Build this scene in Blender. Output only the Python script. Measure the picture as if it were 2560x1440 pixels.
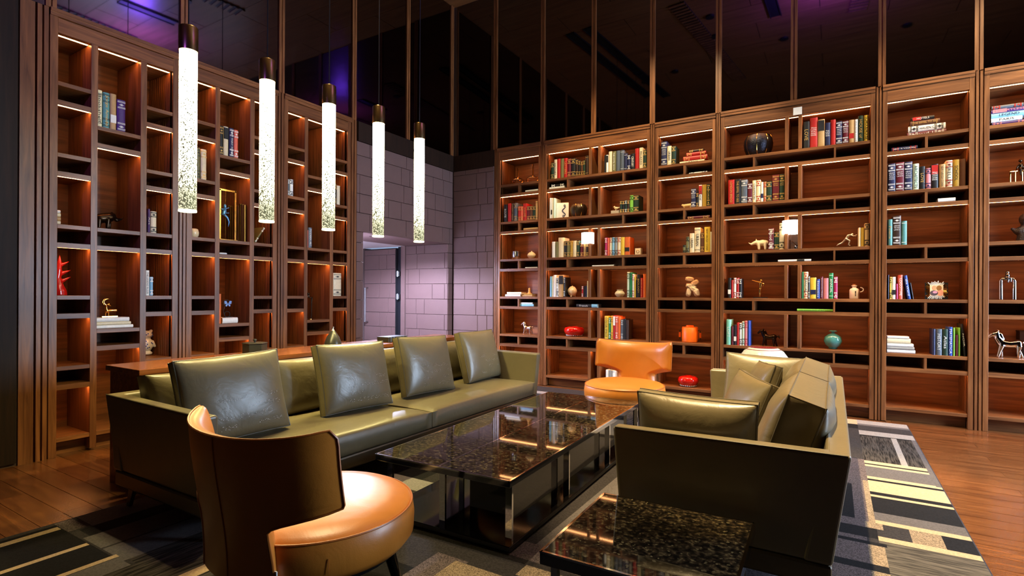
import bpy, bmesh, math, random
from mathutils import Vector, Matrix, Euler, noise
random.seed(7)
D2R = math.radians
for o in list(bpy.data.objects): bpy.data.objects.remove(o)
SC = bpy.context.scene
COL = SC.collection
# ------------------------------------------------------------------ camera (pixel frame 2560 x 1440)
CAMH, YAW, ROLL, FPX, CY = 1.25, D2R(31.239), D2R(.3027), 1327.5, 738.0
XW, YW = -5.036, 6.549                      # front planes of the bookcases on the left and the right wall
_c, _s = math.cos(YAW), math.sin(YAW)
FW = Vector((-_s, _c, 0)); _r0 = Vector((_c, _s, 0)); _u0 = Vector((0, 0, 1))
RT = _r0 * math.cos(ROLL) + _u0 * math.sin(ROLL); UP = _u0 * math.cos(ROLL) - _r0 * math.sin(ROLL)
CAM = Vector((0, 0, CAMH))
cd = bpy.data.cameras.new('camera'); cam = bpy.data.objects.new('camera', cd); COL.objects.link(cam)
cd.sensor_width = 36; cd.lens = FPX / 2560 * 36; cd.shift_y = (CY - 720) / 2560; cd.clip_start = .05
m = Matrix.Identity(4)
for i, v in enumerate((RT, UP, -FW)): m[0][i], m[1][i], m[2][i] = v
m.translation = CAM; cam.matrix_world = m; SC.camera = cam
def ray(x, y): return FW + RT * ((x - 1280) / FPX) - UP * ((y - CY) / FPX)
def on_z(x, y, z): d = ray(x, y); return CAM + d * ((z - CAMH) / d.z)
def on_x(x, y, X): d = ray(x, y); return CAM + d * (X / d.x)
def on_y(x, y, Y): d = ray(x, y); return CAM + d * (Y / d.y)
# ------------------------------------------------------------------ world, lights, exposure
w = bpy.data.worlds.new('world'); SC.world = w; w.use_nodes = True
w.node_tree.nodes['Background'].inputs[0].default_value = (.45, .6, .9, 1); w.node_tree.nodes['Background'].inputs[1].default_value = .6
vs = SC.view_settings; vs.view_transform = 'Standard'; vs.look = 'None'; vs.gamma = 1; vs.use_curve_mapping = False; vs.exposure = 0.15
def light(name, kind, loc, energy, col, target=None, **kw):
    d = bpy.data.lights.new(name, kind); d.energy = energy; d.color = col
    for k, v in kw.items(): setattr(d, k, v)
    o = bpy.data.objects.new(name, d); COL.objects.link(o); o.location = loc
    if target: o.rotation_euler = (Vector(target) - Vector(loc)).to_track_quat('-Z', 'Y').to_euler()
    return o
CEIL = 5.69
light('window_right_offscreen', 'AREA', (3.86, 5.45, 1.75), 500, (.58, .76, 1), (-3, 4.8, .8), shape='RECTANGLE', size=1.4, size_y=2.6)
WARM = (1, .8, .46)
SPOTS = [(-2.7, 2.5, 620, (-1.55, 1.6, .4), 21), (-.75, 2.9, 3000, (-.2, 3.5, .5), 34), (-1.75, 3.6, 400, (-1.65, 4.7, .5), 30), (-3.3, 2.7, 480, (-2.9, 2.7, .4), 50), (2.3, 4.3, 900, (1.1, 6.5, 1.0), 66), (-1.7, 4.3, 800, (-1.9, 6.5, 1.1), 66), (1.0, 2.4, 330, (.8, 3.6, 0), 56)]
for i, (x, y, e, tg, ang) in enumerate(SPOTS):
    light('ceiling_spot_%d_offscreen' % (i + 1), 'SPOT', (x, y, CEIL - .06), e, (1, .72, .34) if i in (1, 3) else WARM, tg, spot_size=D2R(ang), spot_blend=.45, shadow_soft_size=.05)
light('purple_uplight_offscreen', 'AREA', (.0, 4.4, 5.05), 190, (.16, .05, 1), (.0, 4.35, 6), shape='DISK', size=.3)
light('purple_wash_offscreen', 'SPOT', (-1.2, -3.4, 4.6), 400, (.24, .08, 1), (-5.0, 1.9, 2.9), spot_size=D2R(34), spot_blend=.8, shadow_soft_size=.08)
# ------------------------------------------------------------------ materials
def srgb(r, g, b):
    f = lambda c: (c / 255 / 12.92) if c / 255 <= .04045 else ((c / 255 + .055) / 1.055) ** 2.4
    return (f(r), f(g), f(b), 1)
MATS = {}
def base_mat(name):
    m = bpy.data.materials.new(name); m.use_nodes = True; nt = m.node_tree
    return m, nt, nt.nodes['Principled BSDF']
def flat(name, col, rough=.5, metal=0, spec=.5, var=.12, scale=30, bump=0, coat=0, bscale=None):
    if name in MATS: return MATS[name]
    m, nt, b = base_mat(name); N = nt.nodes; L = nt.links
    b.inputs['Roughness'].default_value = rough; b.inputs['Metallic'].default_value = metal
    b.inputs['Specular IOR Level'].default_value = spec; b.inputs['Coat Weight'].default_value = coat
    tc = N.new('ShaderNodeTexCoord'); nz = N.new('ShaderNodeTexNoise'); nz.inputs['Scale'].default_value = scale; nz.inputs['Detail'].default_value = 4
    L.new(tc.outputs['Object'], nz.inputs['Vector'])
    rp = N.new('ShaderNodeMix'); rp.data_type = 'RGBA'
    rp.inputs[6].default_value = tuple(c * (1 - var) for c in col[:3]) + (1,); rp.inputs[7].default_value = tuple(min(1, c * (1 + var)) for c in col[:3]) + (1,)
    L.new(nz.outputs['Fac'], rp.inputs[0]); L.new(rp.outputs[2], b.inputs['Base Color'])
    if bump:
        n2 = N.new('ShaderNodeTexNoise'); n2.inputs['Scale'].default_value = bscale or scale * 4; n2.inputs['Detail'].default_value = 3
        L.new(tc.outputs['Object'], n2.inputs['Vector'])
        bp = N.new('ShaderNodeBump'); bp.inputs['Strength'].default_value = bump; bp.inputs['Distance'].default_value = .01
        L.new(n2.outputs['Fac'], bp.inputs['Height']); L.new(bp.outputs[0], b.inputs['Normal'])
    MATS[name] = m; return m
def wood(name, c0, c1, axis='z', rough=.38, scale=9, spec=.4):
    if name in MATS: return MATS[name]
    m, nt, b = base_mat(name); N = nt.nodes; L = nt.links
    b.inputs['Roughness'].default_value = rough; b.inputs['Specular IOR Level'].default_value = spec
    tc = N.new('ShaderNodeTexCoord'); mp = N.new('ShaderNodeMapping'); oi = N.new('ShaderNodeObjectInfo')
    s = [scale * 4] * 3; s['xyz'.index(axis)] = scale * .28; mp.inputs['Scale'].default_value = s
    ad = N.new('ShaderNodeVectorMath'); ad.operation = 'ADD'; sc = N.new('ShaderNodeVectorMath'); sc.operation = 'SCALE'; sc.inputs[0].default_value = (7, 5, 3)
    L.new(oi.outputs['Random'], sc.inputs['Scale']); L.new(tc.outputs['Object'], ad.inputs[0]); L.new(sc.outputs[0], ad.inputs[1]); L.new(ad.outputs[0], mp.inputs[0])
    nz = N.new('ShaderNodeTexNoise'); nz.inputs['Scale'].default_value = 1; nz.inputs['Detail'].default_value = 6; nz.inputs['Distortion'].default_value = .6
    L.new(mp.outputs[0], nz.inputs['Vector'])
    rp = N.new('ShaderNodeValToRGB'); rp.color_ramp.elements[0].position = .3; rp.color_ramp.elements[1].position = .72
    rp.color_ramp.elements[0].color = c0; rp.color_ramp.elements[1].color = c1
    L.new(nz.outputs['Fac'], rp.inputs[0])
    hv = N.new('ShaderNodeHueSaturation'); mr = N.new('ShaderNodeMapRange'); mr.inputs['To Min'].default_value = .82; mr.inputs['To Max'].default_value = 1.15
    L.new(oi.outputs['Random'], mr.inputs[0]); L.new(mr.outputs[0], hv.inputs['Value']); L.new(rp.outputs[0], hv.inputs['Color']); L.new(hv.outputs[0], b.inputs['Base Color'])
    bp = N.new('ShaderNodeBump'); bp.inputs['Strength'].default_value = .12; bp.inputs['Distance'].default_value = .004
    L.new(nz.outputs['Fac'], bp.inputs['Height']); L.new(bp.outputs[0], b.inputs['Normal'])
    MATS[name] = m; return m
def emit(name, col, strength):
    m, nt, b = base_mat(name); b.inputs['Base Color'].default_value = col; b.inputs['Emission Color'].default_value = col; b.inputs['Emission Strength'].default_value = strength
    MATS[name] = m; return m
WA0, WA1 = srgb(92, 52, 27), srgb(146, 92, 52)
W_V = wood('walnut_vertical', WA0, WA1, 'z'); W_X = wood('walnut_along_x', WA0, WA1, 'x'); W_Y = wood('walnut_along_y', WA0, WA1, 'y')
RD0, RD1 = WA0, WA1
W_BX = wood('back_veneer_x', RD0, RD1, 'x', .45, 6); W_BY = wood('back_veneer_y', RD0, RD1, 'y', .45, 6); W_FL = wood('fluted_veneer', RD0, RD1, 'z', .4)
W_DK = wood('dark_panel_wood', srgb(30, 18, 11), srgb(46, 27, 16), 'z', .6, spec=.2)
W_TAB = wood('console_wood', srgb(96, 50, 20), srgb(140, 80, 34), 'y', .22)
W_FLOOR = wood('floor_wood', srgb(78, 43, 21), srgb(116, 71, 38), 'x', .24, 7, .6)
W_CEIL = wood('ceiling_wood', srgb(104, 66, 38), srgb(132, 88, 52), 'x', .35, 4)
BLACK = flat('black_groove', srgb(10, 8, 8), .6); BLACKGLOSS = flat('black_lacquer', srgb(9, 8, 9), .06, 0, .6)
CHROME = flat('polished_chrome', (.72, .72, .74, 1), .06, 1, var=.02); STEEL = flat('brushed_steel', (.5, .5, .5, 1), .25, 1)
BRONZE = flat('satin_bronze', srgb(176, 146, 100), .26, 1); DKBRONZE = flat('dark_bronze', srgb(56, 42, 30), .25, .9)
BRASS = flat('polished_gold', srgb(232, 180, 92), .14, 1, var=.05); GILT = flat('gilt_print', srgb(214, 170, 96), .4, .35); SILVERP = flat('silver_print', srgb(214, 210, 206), .45)
WHITE = flat('white_paper', srgb(236, 232, 222), .7); PAGES = flat('page_block', srgb(222, 206, 174), .8, scale=80)
INK = flat('black_ink', srgb(22, 20, 22), .6); PLASTER = flat('white_plaster', srgb(205, 202, 205), .8)
CREAM = flat('cream_ceramic', srgb(226, 206, 168), .3, coat=.3); REDGL = flat('red_glaze', srgb(188, 22, 14), .12, coat=.6, var=.25)
LED = emit('led_strip_glow', (1, .41, .14, 1), 32)
STONE = flat('mauve_stone', srgb(104, 78, 74), .75, var=.12, scale=5, bump=.15, bscale=60); STONEBK = flat('stone_joint', srgb(84, 66, 62), .9)
MIRROR = flat('black_mirror_glass', srgb(112, 106, 110), .03, 1, var=.03)
def leather(name, col, rough=.42, bump=.13):
    m, nt, b = base_mat(name); N = nt.nodes; L = nt.links
    b.inputs['Roughness'].default_value = rough; b.inputs['Specular IOR Level'].default_value = .55
    tc = N.new('ShaderNodeTexCoord'); n1 = N.new('ShaderNodeTexNoise'); n1.inputs['Scale'].default_value = 6; n1.inputs['Detail'].default_value = 3; n1.inputs['Distortion'].default_value = 1.2
    n2 = N.new('ShaderNodeTexVoronoi'); n2.inputs['Scale'].default_value = 260
    L.new(tc.outputs['Object'], n1.inputs['Vector']); L.new(tc.outputs['Object'], n2.inputs['Vector'])
    mx = N.new('ShaderNodeMix'); mx.data_type = 'RGBA'; mx.inputs[6].default_value = tuple(c * .86 for c in col[:3]) + (1,); mx.inputs[7].default_value = tuple(c * 1.1 for c in col[:3]) + (1,)
    L.new(n1.outputs['Fac'], mx.inputs[0]); L.new(mx.outputs[2], b.inputs['Base Color'])
    b1 = N.new('ShaderNodeBump'); b1.inputs['Strength'].default_value = bump; b1.inputs['Distance'].default_value = .03; L.new(n1.outputs['Fac'], b1.inputs['Height'])
    b2 = N.new('ShaderNodeBump'); b2.inputs['Strength'].default_value = .05; b2.inputs['Distance'].default_value = .002; L.new(n2.outputs['Distance'], b2.inputs['Height'])
    L.new(b1.outputs[0], b2.inputs['Normal']); L.new(b2.outputs[0], b.inputs['Normal']); MATS[name] = m; return m
OLIVE = leather('olive_leather', srgb(104, 94, 70), .36); OLIVE_D = leather('olive_leather_panel', srgb(104, 94, 70), .38, .05); TAN = leather('tan_leather', srgb(206, 124, 42), .38, .06); TANP = flat('tan_piping', srgb(176, 98, 36), .4)
OLSEAM = flat('olive_piping', srgb(84, 78, 62), .4)
def granite():
    m, nt, b = base_mat('black_granite'); N = nt.nodes; L = nt.links
    b.inputs['Roughness'].default_value = .035; b.inputs['Specular IOR Level'].default_value = .45
    tc = N.new('ShaderNodeTexCoord'); v = N.new('ShaderNodeTexVoronoi'); v.inputs['Scale'].default_value = 120; v.inputs['Randomness'].default_value = 1
    n = N.new('ShaderNodeTexNoise'); n.inputs['Scale'].default_value = 55; n.inputs['Detail'].default_value = 8
    L.new(tc.outputs['Object'], v.inputs['Vector']); L.new(tc.outputs['Object'], n.inputs['Vector'])
    r = N.new('ShaderNodeValToRGB'); e = r.color_ramp.elements; e[0].position = .4; e[0].color = srgb(12, 11, 10); e[1].position = .85; e[1].color = srgb(112, 98, 70); x = e.new(.56); x.color = srgb(40, 33, 25)
    L.new(n.outputs['Fac'], r.inputs[0])
    r2 = N.new('ShaderNodeValToRGB'); r2.color_ramp.elements[0].position = .95; r2.color_ramp.elements[1].position = .99
    sp = N.new('ShaderNodeSeparateColor'); L.new(v.outputs['Color'], sp.inputs[0]); L.new(sp.outputs[0], r2.inputs[0])
    mx = N.new('ShaderNodeMix'); mx.data_type = 'RGBA'; mx.inputs[7].default_value = srgb(92, 84, 62); L.new(r2.outputs[0], mx.inputs[0]); L.new(r.outputs[0], mx.inputs[6]); L.new(mx.outputs[2], b.inputs['Base Color'])
    return m
GRANITE = granite()
def bubble_glass():
    m, nt, b = base_mat('bubble_crystal'); N = nt.nodes; L = nt.links
    tc = N.new('ShaderNodeTexCoord'); v = N.new('ShaderNodeTexVoronoi'); v.inputs['Scale'].default_value = 170; v2 = N.new('ShaderNodeTexNoise'); v2.inputs['Scale'].default_value = 210; v2.inputs['Detail'].default_value = 3
    L.new(tc.outputs['Object'], v.inputs['Vector']); L.new(tc.outputs['Object'], v2.inputs['Vector'])
    se = N.new('ShaderNodeSeparateXYZ'); L.new(tc.outputs['Object'], se.inputs[0])       # local z: 0 bottom .. 1 top
    sp = N.new('ShaderNodeSeparateColor'); L.new(v.outputs['Color'], sp.inputs[0])
    mu = N.new('ShaderNodeMath'); mu.operation = 'MULTIPLY_ADD'; mu.inputs[1].default_value = .6; L.new(sp.outputs[0], mu.inputs[0]); L.new(v2.outputs['Fac'], mu.inputs[2])
    a = N.new('ShaderNodeMath'); a.operation = 'MULTIPLY_ADD'; a.inputs[1].default_value = .33; L.new(se.outputs[2], a.inputs[0]); L.new(mu.outputs[0], a.inputs[2])
    r = N.new('ShaderNodeValToRGB'); e = r.color_ramp.elements; e[0].position = .84; e[0].color = (0, 0, 0, 1); e[1].position = .88; e[1].color = (1, 1, 1, 1); L.new(a.outputs[0], r.inputs[0])
    st = N.new('ShaderNodeMapRange'); st.inputs['From Min'].default_value = .1; st.inputs['From Max'].default_value = 1; st.inputs['To Min'].default_value = 1.0; st.inputs['To Max'].default_value = PEND; L.new(se.outputs[2], st.inputs[0])
    ml = N.new('ShaderNodeMath'); ml.operation = 'MULTIPLY'; L.new(r.outputs[0], ml.inputs[0]); L.new(st.outputs[0], ml.inputs[1])
    ad = N.new('ShaderNodeMath'); ad.inputs[1].default_value = .12; L.new(ml.outputs[0], ad.inputs[0])
    L.new(ad.outputs[0], b.inputs['Emission Strength']); b.inputs['Emission Color'].default_value = (1, .93, .6, 1)
    b.inputs['Base Color'].default_value = srgb(90, 104, 60); b.inputs['Roughness'].default_value = .08
    return m
PEND = 20
# ------------------------------------------------------------------ mesh helpers
class MB:
    def __init__(s): s.v = []; s.f = []; s.m = []
    def box(s, x0, x1, y0, y1, z0, z1, m=0):
        n = len(s.v); s.v += [(x, y, z) for z in (z0, z1) for y in (y0, y1) for x in (x0, x1)]
        s.f += [tuple(n + i for i in q) for q in ((0, 2, 3, 1), (4, 5, 7, 6), (0, 1, 5, 4), (2, 6, 7, 3), (0, 4, 6, 2), (1, 3, 7, 5))]; s.m += [m] * 6; return s
    def prism(s, pts, a, b, axis='z', m=0):            # pts in the plane across axis, extruded a..b
        def P(p, t): return {'z': (p[0], p[1], t), 'y': (p[0], t, p[1]), 'x': (t, p[0], p[1])}[axis]
        n = len(s.v); k = len(pts); s.v += [P(p, a) for p in pts] + [P(p, b) for p in pts]
        s.f += [tuple(range(n + k - 1, n - 1, -1)), tuple(range(n + k, n + 2 * k))] + [(n + i, n + (i + 1) % k, n + k + (i + 1) % k, n + k + i) for i in range(k)]; s.m += [m] * (k + 2); return s
    def tube(s, path, r, n=8, m=0, closed=False, cap=True):
        path = [Vector(p) for p in path]; K = len(path); rr = r if isinstance(r, (list, tuple)) else [r] * K; b0 = len(s.v); prev = None
        for i, p in enumerate(path):
            a = path[(i - 1) % K] if (closed or i) else p; c = path[(i + 1) % K] if (closed or i < K - 1) else p
            t = (c - a).normalized() if (c - a).length > 1e-9 else Vector((0, 0, 1))
            if prev is None: prev = t.orthogonal().normalized()
            prev = (prev - t * prev.dot(t)); prev = prev.normalized() if prev.length > 1e-6 else t.orthogonal().normalized(); q = t.cross(prev)
            for j in range(n):
                an = 2 * math.pi * j / n; s.v.append(tuple(p + (prev * math.cos(an) + q * math.sin(an)) * rr[i]))
        for i in range(K if closed else K - 1):
            for j in range(n):
                a, b = b0 + i * n, b0 + ((i + 1) % K) * n; s.f.append((a + j, a + (j + 1) % n, b + (j + 1) % n, b + j)); s.m.append(m)
        if cap and not closed:
            s.f += [tuple(range(b0 + n - 1, b0 - 1, -1)), tuple(range(b0 + (K - 1) * n, b0 + K * n))]; s.m += [m, m]
        return s
    def lathe(s, prof, n=24, c=(0, 0), m=0, sy=1):
        b0 = len(s.v); K = len(prof)
        for r, z in prof:
            for j in range(n): a = 2 * math.pi * j / n; s.v.append((c[0] + r * math.cos(a), c[1] + sy * r * math.sin(a), z))
        for i in range(K - 1):
            for j in range(n): a, b = b0 + i * n, b0 + (i + 1) * n; s.f.append((a + j, a + (j + 1) % n, b + (j + 1) % n, b + j)); s.m.append(m)
        if prof[0][0] > 1e-5: s.f.append(tuple(range(b0 + n - 1, b0 - 1, -1))); s.m.append(m)
        if prof[-1][0] > 1e-5: s.f.append(tuple(range(b0 + (K - 1) * n, b0 + K * n))); s.m.append(m)
        return s
    def ball(s, c, r, n=12, m=0):
        r = r if isinstance(r, tuple) else (r,) * 3; b0 = len(s.v); h = n // 2 + 1
        for i in range(h + 1):
            t = math.pi * i / h
            for j in range(n): a = 2 * math.pi * j / n; s.v.append((c[0] + r[0] * math.sin(t) * math.cos(a), c[1] + r[1] * math.sin(t) * math.sin(a), c[2] - r[2] * math.cos(t)))
        for i in range(h):
            for j in range(n): a, b = b0 + i * n, b0 + (i + 1) * n; s.f.append((a + j, a + (j + 1) % n, b + (j + 1) % n, b + j)); s.m.append(m)
        return s
    def mesh(s, name, mats, smooth=False, off=None):
        me = bpy.data.meshes.new(name); v = s.v if off is None else [(a - off[0], b - off[1], c - off[2]) for a, b, c in s.v]
        me.from_pydata(v, [], s.f); mats = mats if isinstance(mats, (list, tuple)) else [mats]
        for x in mats: me.materials.append(x)
        if len(mats) > 1: me.polygons.foreach_set('material_index', s.m)
        me.validate(); me.update()
        if smooth: me.shade_smooth(); me.set_sharp_from_angle(angle=D2R(smooth if smooth is not True else 40))
        return me
    def build(s, name, mats, parent=None, smooth=False, bevel=0, seg=2, world=True):
        off = None
        if parent is not None:
            off = wl(parent) if world else None
        elif world:
            xs = [p[0] for p in s.v]; ys = [p[1] for p in s.v]; zs = [p[2] for p in s.v]
            off = Vector(((min(xs) + max(xs)) / 2, (min(ys) + max(ys)) / 2, min(zs)))
        o = link(name, s.mesh(name, mats, smooth, off), parent)
        if parent is None and world: o.location = off
        if bevel:
            b = o.modifiers.new('bevel', 'BEVEL'); b.width = bevel; b.segments = seg; b.limit_method = 'ANGLE'
        return o
def wl(o):
    v = Vector((0, 0, 0))
    while o: v = v + o.location; o = o.parent
    return v
def link(name, data, parent=None):
    o = bpy.data.objects.new(name, data); COL.objects.link(o); o.parent = parent; return o
def tag(o, label, cat, group=None, kind=None):
    if label: o['label'] = label
    if cat: o['category'] = cat
    if group: o['group'] = group
    if kind: o['kind'] = kind
    return o
def thing(name, label, cat, loc, rz=0, group=None):
    o = link(name, None); o.empty_display_size = .1; o.location = loc; o.rotation_euler = (0, 0, rz); return tag(o, label, cat, group)
def struct(o): o['kind'] = 'structure'; return o
def B(name, mat, parent, *dims, **kw): return MB().box(*dims).build(name, mat, parent, **kw)
def blob(name, parts, mat, parent=None, vox=.006, smooth=2):
    mb = MB()
    for p in parts:
        if p[0] == 's': mb.ball(p[1], p[2], 14)
        else: mb.tube([Vector(q) for q in p[1]], list(p[2]), 10); mb.ball(p[1][0], p[2][0], 10); mb.ball(p[1][-1], p[2][-1], 10)
    o = link('tmp', mb.mesh('tmp', mat)); r = o.modifiers.new('r', 'REMESH'); r.mode = 'VOXEL'; r.voxel_size = vox; r.use_smooth_shade = True
    sm = o.modifiers.new('s', 'SMOOTH'); sm.iterations = smooth; sm.factor = .5
    me = bpy.data.meshes.new_from_object(o.evaluated_get(bpy.context.evaluated_depsgraph_get())); me.name = name
    bpy.data.objects.remove(o); me.shade_smooth()
    for v in me.vertices: v.co.z = max(v.co.z, .0005)
    if not me.materials: me.materials.append(mat)
    return link(name, me, parent)
TXT = {}
def text_mesh(body, mat):
    k = (body, mat.name)
    if k not in TXT:
        cu = bpy.data.curves.new('t', 'FONT'); cu.body = body; cu.resolution_u = 2; cu.align_x = 'CENTER'
        o = bpy.data.objects.new('t', cu); me = bpy.data.meshes.new_from_object(o); bpy.data.objects.remove(o)
        xs = [v.co.x for v in me.vertices]; ys = [v.co.y for v in me.vertices]
        TXT[k] = ([((v.co.x - (min(xs) + max(xs)) / 2) / max(1e-6, max(xs) - min(xs)), (v.co.y - (min(ys) + max(ys)) / 2) / max(1e-6, max(ys) - min(ys))) for v in me.vertices], [tuple(p.vertices) for p in me.polygons])
        bpy.data.meshes.remove(me)
    return TXT[k]
def lettering(body, mat, parent, cx, cz, w, h, y, vertical=True, name='lettering'):
    vs_, fs = text_mesh(body, mat); mb = MB()
    if vertical: mb.v = [(cx + b * w, y, cz - a * h) for a, b in vs_]
    else: mb.v = [(cx + a * w, y, cz + b * h) for a, b in vs_]
    mb.f = list(fs); mb.m = [0] * len(fs)
    o = mb.build(name, mat, parent, world=False); o['kind'] = 'stuff'; return o
# ------------------------------------------------------------------ room shell
DEPTH = .43
XB, YB, XE, YS = XW - DEPTH - .03, YW + DEPTH + .03, 4.0, -3.5          # wall faces behind the cases, window wall, wall behind the camera
COR = 2.03; CY0, CY1, CXE = 4.715, 6.42, -7.6                              # corridor opening in the left wall
LINE = [3.224 - .543 * k for k in range(6)]                                # undersides with light strips
SHELF = [z - .365 for z in LINE]                                           # tops of the shelves under the tall rows
HEAD = 3.39
fl = struct(B('floor', W_FLOOR, None, CXE - .2, XE + .2, YS - .2, YB + .2, -.12, -.006))
pl = MB().box(-.8, .8, -.0685, .0685, -.006, 0).mesh('plank', W_FLOOR)
def planks(x0, x1, y0, y1):
    r = 0; y = y0
    while y < y1:
        x = x0 + (r % 3) * .53 - 1.55
        while x < x1 - .1:
            o = link('plank', pl, fl); o.location = Vector((x + .8, y + .07, 0)) - fl.location
            a = max(x, x0); b = min(x + 1.598, x1)
            if b - a < .03: COL.objects.unlink(o); bpy.data.objects.remove(o); x += 1.6; continue
            o.scale.x = (b - a) / 1.6; o.location.x = (a + b) / 2 - fl.location.x
            x += 1.6
        y += .14; r += 1
planks(.45, 3.95, .6, 7.0); planks(-5.4, -3.4, .0, 5.0)
# left wall behind the cases, with the corridor opening
wlft = struct(MB().box(XB - .15, XB, YS, 4.59, 0, CEIL).box(XB - .15, XW - .03, 4.59, CY0 - .012, 0, CEIL).box(XW - .3, XW - .03, CY0 - .012, CY1 + .012, COR + .02, CEIL).box(XW - .3, XW - .03, CY1 + .012, YB, 0, CEIL)
              .box(XB, XW - .012, YS, 1.43, 0, HEAD).build('wall_left', STONEBK))
wrgt = struct(MB().box(XW - .3, -4.29, YW + .012, YB + .15, 0, CEIL).box(-4.29, XE, YB, YB + .15, 0, CEIL).build('wall_far', STONEBK))
struct(MB().box(CXE, XE + .15, YS - .15, YS, 0, CEIL).build('wall_back', W_DK))
# window wall on the right
we = MB().box(XE, XE + .15, YS, 2.5, 0, CEIL).box(XE, XE + .15, 6.2, YB + .15, 0, CEIL).box(XE, XE + .15, 2.5, 6.2, 0, .4).box(XE, XE + .15, 2.5, 6.2, 3.1, CEIL)
struct(we.build('wall_right', W_DK))
wf = MB()
for y in (2.5, 3.7, 4.97, 6.14): wf.box(XE - .02, XE + .1, y, y + .06, .4, 3.1)
wf.box(XE - .02, XE + .1, 2.5, 6.2, .4, .46).box(XE - .02, XE + .1, 2.5, 6.2, 3.04, 3.1)
wn = struct(wf.build('window_1', BLACK))
gl, nt, b = base_mat('window_glass'); b.inputs['Transmission Weight'].default_value = 1; b.inputs['Roughness'].default_value = 0; b.inputs['IOR'].default_value = 1.1
for y in (2.56, 3.76, 5.03): B('pane', gl, wn, XE + .05, XE + .056, y, y + 1.14, .46, 3.04)
# ceiling with board joints
ce = MB(); y = YS
ce.box(CXE, XE + .15, YS, YB + .15, CEIL + .02, CEIL + .15)
cl = struct(ce.build('ceiling', BLACK))
bd = MB(); k = 0
while y < YB:
    x = -5.6 - (k % 2) * .9
    while x < XE:
        bd.box(max(x, -5.6), min(x + 1.79, XE), y, min(y + .594, YB), CEIL, CEIL + .022); x += 1.8
    y += .6; k += 1
tag(bd.build('ceiling_board_panels', W_CEIL, cl), None, None)
# ceiling slots and grilles, seen in the black mirror panels
def mir_r(x, y): p = on_z(x, y, CEIL); return Vector((p.x, 2 * YW - p.y, CEIL))
def mir_l(x, y): p = on_z(x, y, CEIL); return Vector((2 * XW - p.x, p.y, CEIL))
def slot(name, label, a, b, wd, slats=0):
    d = (b - a); L = d.length; rz = math.atan2(d.y, d.x); t = thing(name, label, 'air vent' if slats else 'light slot', (a + b) / 2 - Vector((0, 0, .03)), rz)
    MB().box(-L / 2, L / 2, -wd / 2, wd / 2, .015, .03).build('slot_recess', BLACK, t, world=False)
    if slats:
        n = int(L / .09)
        for i in range(n): MB().box(-L / 2 + i * L / n, -L / 2 + i * L / n + .045, -wd / 2, wd / 2, 0, .015).build('slat', W_CEIL, t, world=False)
    else: MB().box(-L / 2 - .01, L / 2 + .01, -wd / 2 - .01, -wd / 2, 0, .03).box(-L / 2 - .01, L / 2 + .01, wd / 2, wd / 2 + .01, 0, .03).build('slot_frame', BLACK, t, world=False)
slot('ceiling_light_slot', 'long black linear slot in the ceiling, one of a pair reflected in mirror panels', mir_r(1425, 82), mir_r(1622, 240), .14)
slot('ceiling_light_slot', 'black linear ceiling slot running beside the other one of its pair', mir_r(1468, 68), mir_r(1668, 240), .14)
slot('ceiling_air_grille', 'slatted ceiling grille mirrored in glass above the far bookcases', mir_r(1690, 8), mir_r(1850, 198), .24, 1)
slot('ceiling_air_grille', 'slatted ceiling grille mirrored under the purple light', mir_l(130, 14), mir_l(335, 96), .24, 1)
slot('ceiling_light_slot', 'black linear ceiling slot mirrored above the left bookcases', mir_l(300, 0), mir_l(440, 56), .14)
for i, (x, y, e, tg, ang) in enumerate(SPOTS):
    t = thing('ceiling_downlight', ['round ceiling downlight aimed at the tan chair before the long sofa', 'round ceiling downlight above the two-seat sofa', 'round ceiling downlight aimed at the tan chair by the bookcases', 'round ceiling downlight above the long sofa', 'round ceiling downlight washing the bookcases near the window', 'round ceiling downlight washing the bookcases near the corner', 'round ceiling downlight above the open floor beside the two-seat sofa'][i], 'ceiling light', (x, y, CEIL - .03))
    MB().lathe([(.065, 0), (.065, .03), (.05, .03), (.05, .004)], 20).build('trim_ring', BLACK, t, world=False)
# black mirror panels and their mullions above the cases
LB = [-2.33, -1.345, -.36, .625, 1.607, 2.56, 3.549, 4.547, 5.508, 6.49]; RB = [-5.0, -4.271, -3.484, -2.725, -1.942, -1.164, -.386, .405, 1.155, 1.942, 2.72, 3.5, 4.0]
for i in range(len(LB) - 1): B('mirror_panel', MIRROR, wlft, XW - .02, XW - .004, LB[i] + .012, LB[i + 1] - .012, HEAD + .004, CEIL - .01)
for i in range(len(RB) - 1): B('mirror_panel', MIRROR, wrgt, RB[i] + .012, RB[i + 1] - .012, YW + .004, YW + .02, HEAD + .004, CEIL - .01)
lm = MB(); rm = MB()
for y in LB[1:]: lm.box(XW - .03, XW + .012, y - .032, y - .006, HEAD, CEIL - .005).box(XW - .03, XW + .012, y + .006, y + .032, HEAD, CEIL - .005).box(XW - .03, XW + .002, y - .006, y + .006, HEAD, CEIL - .005)
for x in RB[1:-1]: rm.box(x - .032, x - .006, YW - .012, YW + .03, HEAD, CEIL - .005).box(x + .006, x + .032, YW - .012, YW + .03, HEAD, CEIL - .005).box(x - .006, x + .006, YW - .002, YW + .03, HEAD, CEIL - .005)
struct(lm.build('trim_1', W_V)); struct(rm.build('trim_2', W_V))
bk = MB().box(XB, XW - .02, YS, YB, HEAD + .0, HEAD + .02); bk.box(XW - .02, XE, YW + .02, YB, HEAD, HEAD + .02); struct(bk.build('trim_3', W_DK))
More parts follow.
